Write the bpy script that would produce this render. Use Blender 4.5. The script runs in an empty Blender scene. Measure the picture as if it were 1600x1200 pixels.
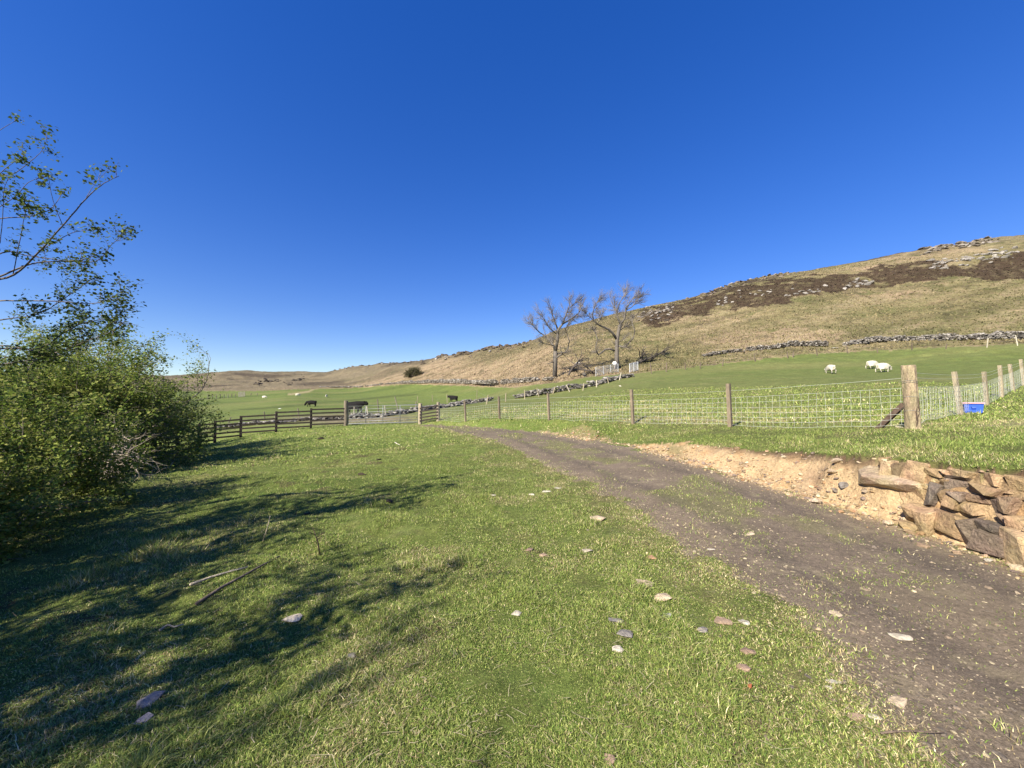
import bpy, bmesh, math, random
import numpy as np
from mathutils import Vector, Matrix

# ---------------------------------------------------------------- camera, sky, sun, exposure
SC = bpy.context.scene
COL = SC.collection
R = math.radians
PITCH = R(2.0)
EYE = np.array([0.0, 0.0, 1.6])
FPX = 600.0                                     # focal length in pixels of the 1600 px photograph
cd = bpy.data.cameras.new("camera")
cam = bpy.data.objects.new("camera", cd)
COL.objects.link(cam)
cam.location = EYE
cam.rotation_euler = (R(90) + PITCH, 0, 0)
cd.sensor_width = 36.0
cd.lens = 36.0 * FPX / 1600.0
cd.clip_start = 0.05
cd.clip_end = 6000
SC.camera = cam

SUN_EL = R(37)
SHADOW_AZ = R(47)                               # direction shadows fall, from +X towards +Y
sun_dir = Vector((-math.cos(SHADOW_AZ) * math.cos(SUN_EL), -math.sin(SHADOW_AZ) * math.cos(SUN_EL), math.sin(SUN_EL)))
W = bpy.data.worlds.new("World")
SC.world = W
W.use_nodes = True
wn, wl = W.node_tree.nodes, W.node_tree.links
wn.clear()
sky = wn.new("ShaderNodeTexSky")
sky.sky_type = 'NISHITA'
sky.sun_disc = False
sky.sun_elevation = SUN_EL
sky.sun_rotation = math.atan2(sun_dir.x, sun_dir.y)
sky.altitude = 200
sky.air_density = 0.95
sky.dust_density = 0.1
sky.ozone_density = 4.0
hs = wn.new("ShaderNodeHueSaturation")
hs.inputs['Saturation'].default_value = 1.53
hs.inputs['Value'].default_value = 1.0
hs.inputs['Hue'].default_value = 0.5255
bg = wn.new("ShaderNodeBackground")
bg.inputs['Strength'].default_value = 0.120
wo = wn.new("ShaderNodeOutputWorld")
gm = wn.new("ShaderNodeGamma"); gm.inputs['Gamma'].default_value = 0.74
wl.new(sky.outputs[0], gm.inputs['Color'])
wl.new(gm.outputs[0], hs.inputs['Color'])
wl.new(hs.outputs[0], bg.inputs['Color'])
wl.new(bg.outputs[0], wo.inputs['Surface'])
sd = bpy.data.lights.new("sun", 'SUN')
sd.energy = 5.0
sd.angle = R(0.5)
sd.color = (1.0, 0.93, 0.80)
so = bpy.data.objects.new("sun", sd)
COL.objects.link(so)
so.rotation_euler = sun_dir.to_track_quat('Z', 'Y').to_euler()
SC.view_settings.view_transform = 'Standard'
SC.view_settings.look = 'None'
SC.view_settings.gamma = 1.0
SC.view_settings.use_curve_mapping = False
SC.view_settings.exposure = 1.15
SC.cycles.max_bounces = 5
SC.cycles.diffuse_bounces = 2
SC.cycles.transparent_max_bounces = 4

rng = np.random.default_rng(7)
random.seed(7)

# ---------------------------------------------------------------- helpers
def ray(px, py):
    """world directions (scaled so that y = 1) through pixels of the 1600 x 1200 photograph"""
    px = np.asarray(px, float); py = np.asarray(py, float)
    v = (600.0 - py) / FPX
    yy = math.cos(PITCH) - math.sin(PITCH) * v
    zz = math.sin(PITCH) + math.cos(PITCH) * v
    return (px - 800.0) / FPX / yy, zz / yy

def P(px, py, d):
    rx, rz = ray(px, py)
    return np.array([rx * d, d, EYE[2] + rz * d])

def project(x, y, z):
    yc = y * math.cos(PITCH) + (z - EYE[2]) * math.sin(PITCH)
    zc = -y * math.sin(PITCH) + (z - EYE[2]) * math.cos(PITCH)
    yc = np.where(yc > 0.05, yc, 0.05)
    return 800 + FPX * x / yc, 600 - FPX * zc / yc

def tag(o, label=None, cat=None, group=None, kind=None):
    if label: o['label'] = label
    if cat: o['category'] = cat
    if group: o['group'] = group
    if kind: o['kind'] = kind
    return o

def empty(name, loc=(0, 0, 0), rz=0.0):
    o = bpy.data.objects.new(name, None)
    o.empty_display_size = 0.2
    COL.objects.link(o)
    o.location = loc
    o.rotation_euler = (0, 0, rz)
    return o

def smooth(a, b, x):
    t = np.clip((x - a) / (b - a), 0, 1)
    return t * t * (3 - 2 * t)

def _h(ix, iy, s):
    n = (ix.astype(np.int64) * 374761393 + iy.astype(np.int64) * 668265263 + s * 1442695041) & 0x7fffffff
    n = ((n ^ (n >> 13)) * 1274126177) & 0x7fffffff
    n = ((n ^ (n >> 16)) * 1911520717) & 0x7fffffff
    return ((n ^ (n >> 15)) & 0xffff) / 65535.0

def vnoise(x, y, s=0):
    x = np.asarray(x, float); y = np.asarray(y, float)
    ix = np.floor(x); iy = np.floor(y)
    fx = x - ix; fy = y - iy
    fx = fx * fx * fx * (fx * (fx * 6 - 15) + 10); fy = fy * fy * fy * (fy * (fy * 6 - 15) + 10)
    ix = ix.astype(np.int64); iy = iy.astype(np.int64)
    a = _h(ix, iy, s); b = _h(ix + 1, iy, s); c = _h(ix, iy + 1, s); d = _h(ix + 1, iy + 1, s)
    return (a + (b - a) * fx) * (1 - fy) + (c + (d - c) * fx) * fy

def fbm(x, y, s=0, octv=3):
    """-1 .. 1"""
    t = 0; amp = 0.5; n = 0
    for k in range(octv):
        cx, sx = math.cos(0.7 * k), math.sin(0.7 * k)
        t = t + amp * vnoise((x * cx - y * sx) * 2 ** k + 17.3 * k, (x * sx + y * cx) * 2 ** k - 9.1 * k, s + k)
        n += amp; amp *= 0.5
    return t / n * 2 - 1

class MB:
    """collects vertices and faces, then links them as one mesh object"""
    def __init__(s):
        s.v = []; s.f = []; s.c = []; s.n = 0
    def add(s, verts, faces, col=None):
        verts = np.asarray(verts, np.float32).reshape(-1, 3)
        if isinstance(faces, np.ndarray): faces = [faces]
        for f in faces:
            s.f.append(np.asarray(f, np.int64) + s.n)
        s.v.append(verts)
        if col is None: col = (0.5, 0.5, 0.5)
        col = np.asarray(col, np.float32)
        if col.ndim == 1: col = np.broadcast_to(col, (len(verts), 3))
        s.c.append(col)
        s.n += len(verts)
    def box(s, c, size, M=None, col=None):
        hx, hy, hz = np.asarray(size) / 2.0
        v = np.array([[x, y, z] for z in (-hz, hz) for y in (-hy, hy) for x in (-hx, hx)])
        if M is not None: v = v @ np.asarray(M).T
        v = v + np.asarray(c)
        s.add(v, np.array([[0, 2, 3, 1], [4, 5, 7, 6], [0, 1, 5, 4], [2, 6, 7, 3], [0, 4, 6, 2], [1, 3, 7, 5]]), col)
    def beam(s, a, b, w, h, col=None, up=(0, 0, 1)):
        """a board from a to b, w thick and h tall"""
        a = np.asarray(a, float); b = np.asarray(b, float)
        d = b - a; L = np.linalg.norm(d); d = d / L
        sd_ = np.cross(d, up); sd_ /= np.linalg.norm(sd_); u = np.cross(sd_, d)
        s.box((a + b) / 2, (L, w, h), np.stack([d, sd_, u], 1), col)
    def tube(s, pts, rad, n=5, col=None, cap=True):
        pts = np.asarray(pts, float); m = len(pts)
        rad = np.broadcast_to(np.asarray(rad, float), (m,))
        t = np.empty_like(pts); t[1:-1] = pts[2:] - pts[:-2]; t[0] = pts[1] - pts[0]; t[-1] = pts[-1] - pts[-2]
        t /= np.linalg.norm(t, axis=1)[:, None] + 1e-12
        ref = np.array([0, 0, 1.0]) if abs(t[0][2]) < 0.9 else np.array([1.0, 0, 0])
        a = np.cross(t, ref); a /= np.linalg.norm(a, axis=1)[:, None] + 1e-9
        b = np.cross(t, a)
        ang = np.arange(n) * 2 * math.pi / n
        v = pts[:, None, :] + rad[:, None, None] * (np.cos(ang)[None, :, None] * a[:, None, :] + np.sin(ang)[None, :, None] * b[:, None, :])
        i = np.arange(m - 1)[:, None] * n; j = np.arange(n)[None, :]; k = (j + 1) % n
        q = np.stack([i + j, i + k, i + n + k, i + n + j], -1).reshape(-1, 4)
        fs = [q]
        if cap:
            fs.append(np.arange(n)[::-1][None, :] if n > 2 else np.zeros((0, 3), int))
            fs.append(((m - 1) * n + np.arange(n))[None, :])
        s.add(v.reshape(-1, 3), fs, col)
    def build(s, name, m, parent=None, smooth_=False, origin=None):
        me = bpy.data.meshes.new(name)
        if s.n:
            v = np.concatenate(s.v).astype(np.float32)
            if origin is not None: v = v - np.asarray(origin, np.float32)
            me.vertices.add(len(v)); me.vertices.foreach_set("co", v.ravel())
            loops = np.concatenate([f.ravel() for f in s.f]).astype(np.int32)
            tot = np.concatenate([np.full(len(f), f.shape[1], np.int32) for f in s.f])
            st = np.concatenate([[0], np.cumsum(tot)[:-1]]).astype(np.int32)
            me.loops.add(len(loops)); me.loops.foreach_set("vertex_index", loops)
            me.polygons.add(len(tot)); me.polygons.foreach_set("loop_start", st); me.polygons.foreach_set("loop_total", tot)
            c = np.concatenate(s.c)
            at = me.attributes.new("Col", 'FLOAT_COLOR', 'POINT')
            at.data.foreach_set("color", np.concatenate([c, np.ones((len(c), 1), np.float32)], 1).astype(np.float32).ravel())
            me.polygons.foreach_set("use_smooth", np.full(len(tot), smooth_, bool))
            me.update(calc_edges=True)
        if m: me.materials.append(m)
        o = bpy.data.objects.new(name, me)
        COL.objects.link(o)
        if parent: o.parent = parent
        if origin is not None: o.location = origin
        return o

def mat(name, rough=0.9, scales=((6, 0.25),), bump=0.0, bump_scale=30, spec=0.2, trans=0.0, base=None, metal=0.0, hue=0.0, stretch=None):
    """attribute colour times procedural noise"""
    m = bpy.data.materials.new(name)
    m.use_nodes = True
    nt = m.node_tree; N = nt.nodes; L = nt.links
    bsdf = N["Principled BSDF"]
    bsdf.inputs["Roughness"].default_value = rough
    bsdf.inputs["Metallic"].default_value = metal
    bsdf.inputs["Specular IOR Level"].default_value = spec
    if base is None:
        a = N.new("ShaderNodeAttribute"); a.attribute_name = "Col"; c = a.outputs["Color"]
    else:
        a = N.new("ShaderNodeRGB"); a.outputs[0].default_value = (*base, 1); c = a.outputs[0]
    tc = N.new("ShaderNodeTexCoord")
    co = tc.outputs["Object"]
    if stretch is not None:
        mp = N.new("ShaderNodeMapping"); mp.inputs["Scale"].default_value = stretch
        L.new(co, mp.inputs["Vector"]); co = mp.outputs[0]
    for sc_, amt in scales:
        n = N.new("ShaderNodeTexNoise")
        n.inputs["Scale"].default_value = sc_; n.inputs["Detail"].default_value = 4; n.inputs["Roughness"].default_value = 0.65
        L.new(co, n.inputs["Vector"])
        mr = N.new("ShaderNodeMapRange")
        mr.inputs[1].default_value = 0.3; mr.inputs[2].default_value = 0.7
        mr.inputs[3].default_value = 1 - amt; mr.inputs[4].default_value = 1 + amt
        L.new(n.outputs["Fac"], mr.inputs[0])
        mx = N.new("ShaderNodeVectorMath"); mx.operation = 'SCALE'
        L.new(c, mx.inputs[0]); L.new(mr.outputs[0], mx.inputs["Scale"]); c = mx.outputs[0]
    if hue:
        n = N.new("ShaderNodeTexNoise"); n.inputs["Scale"].default_value = scales[0][0] * 2.3; n.inputs["Detail"].default_value = 3
        L.new(co, n.inputs["Vector"])
        h_ = N.new("ShaderNodeHueSaturation")
        mr = N.new("ShaderNodeMapRange"); mr.inputs[1].default_value = 0.3; mr.inputs[2].default_value = 0.7
        mr.inputs[3].default_value = 0.5 - hue; mr.inputs[4].default_value = 0.5 + hue
        L.new(n.outputs["Fac"], mr.inputs[0]); L.new(mr.outputs[0], h_.inputs["Hue"]); L.new(c, h_.inputs["Color"]); c = h_.outputs[0]
    L.new(c, bsdf.inputs["Base Color"])
    if bump:
        n = N.new("ShaderNodeTexNoise"); n.inputs["Scale"].default_value = bump_scale; n.inputs["Detail"].default_value = 5
        n.inputs["Roughness"].default_value = 0.7
        L.new(co, n.inputs["Vector"])
        b = N.new("ShaderNodeBump"); b.inputs["Strength"].default_value = bump; b.inputs["Distance"].default_value = 1.0 / bump_scale
        L.new(n.outputs["Fac"], b.inputs["Height"]); L.new(b.outputs[0], bsdf.inputs["Normal"])
    if trans:
        t = N.new("ShaderNodeBsdfTranslucent"); L.new(c, t.inputs["Color"])
        mx = N.new("ShaderNodeMixShader"); mx.inputs[0].default_value = trans
        L.new(bsdf.outputs[0], mx.inputs[1]); L.new(t.outputs[0], mx.inputs[2])
        L.new(mx.outputs[0], N["Material Output"].inputs["Surface"])
    return m

# ---------------------------------------------------------------- terrain
far_ctrl = [('p', *q) for q in [
    (-500, 690, 30), (-500, 640, 80), (-500, 600, 200), (-500, 592, 350),
    (0, 690, 30), (0, 650, 70), (0, 612, 180), (0, 594, 340), (0, 600, 600),
    (200, 650, 60), (200, 612, 170), (200, 588, 340), (200, 598, 600),
    (330, 650, 45), (330, 625, 100), (330, 609, 175), (345, 579, 340), (345, 592, 600),
    (400, 652, 40), (400, 640, 60), (400, 624, 110), (400, 609, 180), (400, 597, 250), (400, 582, 340), (400, 592, 600),
    (480, 650, 38), (480, 636, 60), (480, 620, 110), (480, 607, 170), (480, 597, 230), (495, 585, 320), (500, 592, 600),
    (560, 652, 33), (560, 640, 46), (560, 628, 78), (560, 615, 125), (560, 606, 155), (560, 590, 195), (560, 576, 250), (560, 586, 480),
    (640, 643, 36), (640, 626, 70), (640, 610, 105), (640, 600, 125), (640, 584, 150), (640, 568, 185), (640, 578, 380),
    (700, 640, 34), (708, 628, 60), (700, 610, 82), (700, 598, 96), (700, 576, 125), (700, 556, 155), (700, 572, 320),
    (780, 636, 31), (780, 618, 50), (780, 604, 66), (780, 594, 78), (780, 568, 100), (780, 544, 125), (780, 562, 260),
    (860, 632, 28), (860, 612, 40), (860, 592, 50), (860, 560, 68), (860, 537, 86), (860, 521, 100), (860, 542, 220),
    (965, 630, 22), (965, 600, 34), (963, 578, 48), (965, 540, 68), (965, 510, 86), (965, 489, 100), (965, 515, 210),
    (1140, 640, 16), (1140, 602, 27), (1140, 578, 38), (1140, 553, 50), (1140, 505, 72), (1140, 470, 88), (1140, 449, 100), (1140, 475, 200),
    (1250, 552, 46), (1250, 426, 102), (1250, 460, 200),
    (1380, 600, 21), (1380, 577, 33), (1380, 552, 43), (1380, 530, 50), (1380, 480, 68), (1380, 435, 86), (1380, 403, 100), (1380, 440, 200),
    (1480, 381, 104), (1480, 420, 200),
    (1598, 605, 17), (1600, 580, 24), (1600, 545, 36), (1600, 520, 46), (1600, 470, 60), (1600, 420, 78), (1600, 369, 98), (1600, 410, 200),
    (2100, 610, 14), (2100, 545, 30), (2100, 440, 60), (2100, 330, 95), (2100, 390, 200)]]
back_ctrl = [('z', 0, -50, -1), ('z', -50, -50, -4), ('z', 50, -50, 4), ('z', 0, -1000, -30), ('z', -800, -600, -40), ('z', 800, -600, 30),
             ('z', 900, 300, 60), ('z', -900, 300, 10), ('z', -60, 0, -4), ('z', 60, 0, 6), ('z', 0, 2500, 40), ('z', -1500, 2000, 30), ('z', 1500, 2000, 60), ('z', 0, -4000, -40)]
A_ctrl = [('z', *q) for q in [(0, 0, 0), (3, 0, 0), (-3, 0, -.06), (0, 3, 0), (2, 3, 0), (4.8, 3.5, 0), (4.8, 0, -.02), (-1, 4.6, 0), (0, 8, 0.0), (4.6, 5.5, .05),
          (4.4, 6.6, .1), (3.9, 8.3, .2), (2.0, 8, .06), (-6, 2, -.35), (-8, 7, -.42), (-4, 7, -.12), (-11.5, 12.3, -.55), (-10, 0, -.7), (0, -10, 0), (-10, -10, -.8), (8, -8, 0), (9, 2, 0), (9, 8, .2), (9, 14, .5), (20, 10, .8)]]
A_ctrl += [('p', *q) for q in [(980, 690, 11.5), (880, 676, 15.5), (720, 663, 23.5), (780, 690, 13.2), (690, 668, 20.5), (600, 664, 24.8), (541, 665, 25), (487, 670, 24.3),
           (433, 675, 23.6), (378, 683, 22.9), (338, 691, 22.3), (280, 702, 21.5), (150, 712, 20.5), (460, 706, 14), (600, 700, 13.5), (690, 661, 25)]]
B_ctrl = [('p', *q) for q in [(1600, 726, 4.0), (1450, 714, 4.9), (1340, 707, 6.0), (1200, 699, 7.6), (1080, 689, 9.3), (980, 682, 12.0),
          (1424, 672, 7.5), (1140, 668, 10.7), (989, 662, 13.2), (858, 656, 17.2), (781, 655, 20.5), (728, 655, 21.8), (686, 657, 24.6),
          (1500, 648, 10.6), (1541, 635, 13), (1565, 622, 14.2), (1583, 612, 16), (1900, 660, 6)]]
B_ctrl += [('z', 5.5, 0, .9), ('z', 8, 0, 1.05), ('z', 5.5, -8, .9), ('z', 12, -8, 1.3), ('z', -5, 22, -.1), ('z', -10, 12, -.5), ('z', -10, 0, -.6)]

def warp(x, y):
    r = np.hypot(x, y)
    s = np.log1p(r / 4.0) / (r + 1e-6)
    return x * s, y * s

class RBF:
    def __init__(s, ctrl, reg=0.003):
        pts = np.array([P(*c[1:]) if c[0] == 'p' else np.array(c[1:], float) for c in ctrl])
        s.u, s.w = warp(pts[:, 0], pts[:, 1])
        val = pts[:, 2] / (np.hypot(pts[:, 0], pts[:, 1]) + 6.0)
        n = len(pts)
        K = s.k(s.u[:, None] - s.u[None], s.w[:, None] - s.w[None]) + reg * 0.02 * np.eye(n)
        Q = np.stack([np.ones(n), s.u, s.w], 1)
        M = np.zeros((n + 3, n + 3)); M[:n, :n] = K; M[:n, n:] = Q; M[n:, :n] = Q.T
        s.c = np.linalg.solve(M, np.concatenate([val, np.zeros(3)]))
    @staticmethod
    def k(dx, dy):
        r2 = dx * dx + dy * dy
        return 0.5 * r2 * np.log(r2 + 1e-12)
    def __call__(s, x, y):
        shp = np.shape(x)
        x = np.ravel(np.asarray(x, float)); y = np.ravel(np.asarray(y, float))
        out = np.empty(len(x))
        for i in range(0, len(x), 40000):
            a, b = warp(x[i:i + 40000], y[i:i + 40000])
            k = s.k(a[:, None] - s.u[None], b[:, None] - s.w[None])
            out[i:i + 40000] = (k @ s.c[:-3] + s.c[-3] + s.c[-2] * a + s.c[-1] * b) * (np.hypot(x[i:i + 40000], y[i:i + 40000]) + 6.0)
        return out.reshape(shp)

RA = RBF(A_ctrl + far_ctrl + back_ctrl)
RB = RBF(B_ctrl + far_ctrl + back_ctrl)

RL_Y = [-60, -6, 0, 1.745, 2.89, 3.76, 5.7, 8.2, 13.1, 20.5, 24.0, 26, 60]
RL_X = [1.2, 1.5, 1.7, 1.83, 2.08, 1.88, 1.71, 1.09, -.44, -3.9, -6.0, -7.5, -20]
RR_Y = [-60, -6, 0, 3.6, 5.34, 6.6, 8.3, 11.5, 15.5, 19.5, 23.0, 26, 60]
RR_X = [4.4, 4.6, 4.75, 4.82, 4.72, 4.4, 3.9, 3.0, 1.6, -1.5, -4.2, -6.6, -18]
def edge_dist(x, y, Y, X):
    e = np.interp(y, Y, X); g = (np.interp(y + 0.3, Y, X) - np.interp(y - 0.3, Y, X)) / 0.6
    return (x - e) / np.sqrt(1 + g * g)
def road_s(x, y):
    """signed distance outside the road: left edge and right edge"""
    return -edge_dist(x, y, RL_Y, RL_X), edge_dist(x, y, RR_Y, RR_X)

def crags(x, y, z, px, py):
    return 0

SKY_PX = [-600, 320, 345, 365, 400, 440, 470, 500, 540, 600, 650, 680, 750, 800, 840, 900, 960, 1000, 1050, 1100, 1180, 1250, 1310, 1400, 1440, 1460, 1500, 1550, 1600, 2100]
SKY_PY = [594, 588, 578, 581, 582, 581, 583, 586, 578, 571, 566, 561, 549, 541, 528, 506, 491, 481, 473, 459, 439, 428, 416, 399, 391, 383, 380, 375, 369, 330]
FIX_A = np.radians(np.linspace(-58, 64, 90)); FIX_T = np.zeros(90)
def crest_fix(x, y):
    r = np.hypot(x, y); a = np.arctan2(x, y)
    return np.interp(a, FIX_A, FIX_T, left=0, right=FIX_T[-1]) * r * smooth(42, 95, r) * (y > 0)

def ground(x, y, detail=True, info=False):
    x = np.asarray(x, float); y = np.asarray(y, float)
    cf = crest_fix(x, y)
    zA = RA(x, y) + cf; zB = RB(x, y) + cf
    sl, sr = road_s(x, y)
    jag = 0.16 * fbm(x * 2.1, y * 2.1, 5, 3) * smooth(1.0, 3, y) * (y < 30)
    s = sr + jag
    slope = np.interp(y, [-3, 4.6, 5.6, 6.6, 8.0, 12, 16], [3.0, 3.0, 1.5, .85, .52, .34, .34])
    ramp = np.maximum(s, 0) * slope
    # ledges break the face
    ramp = ramp + (0.07 * fbm(x * 3.3, y * 3.3, 9, 3) + .03 * fbm(x * 9, y * 9, 15, 2)) * smooth(0, .15, s) * (y < 16)
    dz = zB - zA
    z = np.where(dz > 0, zA + np.minimum(np.maximum(dz, 0), np.maximum(ramp, 0)), zA + dz * smooth(0, 1.5, s))
    on_bank = (s > 0.0) & (ramp < dz - 0.01) & (y < 15) & (y > -6)
    onroad = smooth(-.15, .1, -np.maximum(sl, sr)) * (y < 24.3)
    r = np.hypot(x, y)
    if detail:
        b = 0.020 * fbm(x * 2.6, y * 2.6, 21, 3) + 0.045 * fbm(x * .7, y * .7, 31, 2)
        # hummocky terracettes on the left of the meadow
        lm = smooth(0.5, -1.5, x + 0.10 * (y - 5)) * smooth(30, 18, r)
        rot = x * .35 + y * .94
        b = b + lm * (0.055 * fbm((x * .94 - y * .35) * .9, rot * 2.6, 41, 3))
        amp = np.where(on_bank, 0.5, 1.0) * (1 - 0.75 * onroad) * smooth(0.2, 1.5, r)
        near = smooth(60, 25, r)
        z = z + b * amp * near
        # rough hillside
        hl = smooth(34, 60, z * 0 + r) 
        z = z + hl * (0.22 * fbm(x * .22, y * .22, 51, 3) + 0.17 * fbm(x * .9, y * .9, 61, 3) + .16 * fbm(x * .12 + y * .3, y * .9 + z * .8, 65, 2)) * smooth(0, 3.5, z - 2.5)
        hf = smooth(90, 200, r)
        z = z + hf * 2.8 * fbm(x * .035, y * .03, 71, 4) * smooth(4, 14, z)
    if info:
        return z, dict(sl=sl, sr=sr, s=s, bank=on_bank, dz=dz, road=onroad, r=r)
    return z

def settle_crest():
    d = np.exp(np.linspace(math.log(45), math.log(420), 260))
    for it in range(3):
        X = d[None] * np.sin(FIX_A)[:, None]; Y = d[None] * np.cos(FIX_A)[:, None]
        Z = ground(X, Y, False)
        px, py = project(X, Y, Z)
        k = np.argmin(py, 1); n = np.arange(len(FIX_A))
        want = np.interp(px[n, k], SKY_PX, SKY_PY)
        dt = (py[n, k] - want) / FPX * np.cos(FIX_A)
        dt = np.where(np.abs(dt) < .08, dt, 0) * smooth(45, 70, d[k])
        FIX_T[:] += np.convolve(np.pad(dt, 3, 'edge'), np.array([1, 3, 5, 6, 5, 3, 1]) / 24, 'valid')
settle_crest()

def hit(px, py, dmax=420, dmin=1.2):
    """where the ray through a photograph pixel meets the ground"""
    d = np.exp(np.linspace(math.log(dmin), math.log(dmax), 1500))
    rx, rz = ray(px, py)
    below = EYE[2] + rz * d < ground(rx * d, d)
    k = int(np.argmax(below)) if below.any() else len(d) - 1
    if k == 0: k = 1
    lo, hi = d[k - 1], d[k]
    dd = np.linspace(lo, hi, 20)
    b = EYE[2] + rz * dd < ground(rx * dd, dd)
    j = int(np.argmax(b)) if b.any() else 19
    D = dd[j]
    return np.array([rx * D, D, float(ground(rx * D, D))])

def at(px, d):
    """ground point under an image column at a given forward distance"""
    rx = (px - 800) / FPX / math.cos(PITCH)
    return np.array([rx * d, d, float(ground(rx * d, d))])

# field / hillside border and vegetation patches, traced along the ground
BND_X = [-600, 0, 320, 400, 480, 560, 640, 720, 800, 870, 930, 1000, 1100, 1250, 1400, 1600, 2200]
BND_Y = [612, 612, 611, 611, 608, 606, 600, 603, 606, 598, 588, 583, 572, 554, 546, 537, 520]
HEATHER = [(1005, 505), (1000, 482), (1060, 474), (1100, 460), (1150, 448), (1250, 433), (1330, 428), (1390, 414), (1450, 404), (1520, 412), (1600, 388), (1700, 370),
           (1700, 440), (1600, 436), (1540, 441), (1500, 431), (1400, 445), (1300, 458), (1200, 472), (1110, 484), (1060, 503), (1030, 512)]
def in_poly(px, py, poly):
    inside = np.zeros(np.shape(px), bool)
    n = len(poly)
    for i in range(n):
        x1, y1 = poly[i]; x2, y2 = poly[(i + 1) % n]
        c = ((y1 > py) != (y2 > py)) & (px < (x2 - x1) * (py - y1) / (y2 - y1 + 1e-9) + x1)
        inside ^= c
    return inside

def skyline(px):
    d = np.exp(np.linspace(math.log(40), math.log(420), 900))
    rx, _ = ray(px, 600)
    z = ground(rx * d, d)
    k = int(np.argmax((z - EYE[2]) / d))
    return np.array([rx * d[k], d[k], z[k]])

def lerp(a, b, t):
    t = np.asarray(t)[..., None]
    return a * (1 - t) + np.asarray(b, float) * t

GRASS = np.array([.148, .180, .044]); GRASS2 = np.array([.115, .155, .034]); STRAW = np.array([.27, .225, .105])
ROADC = np.array([.155, .120, .085]); SAND = np.array([.43, .305, .170]); SOIL = np.array([.105, .070, .042])

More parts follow.
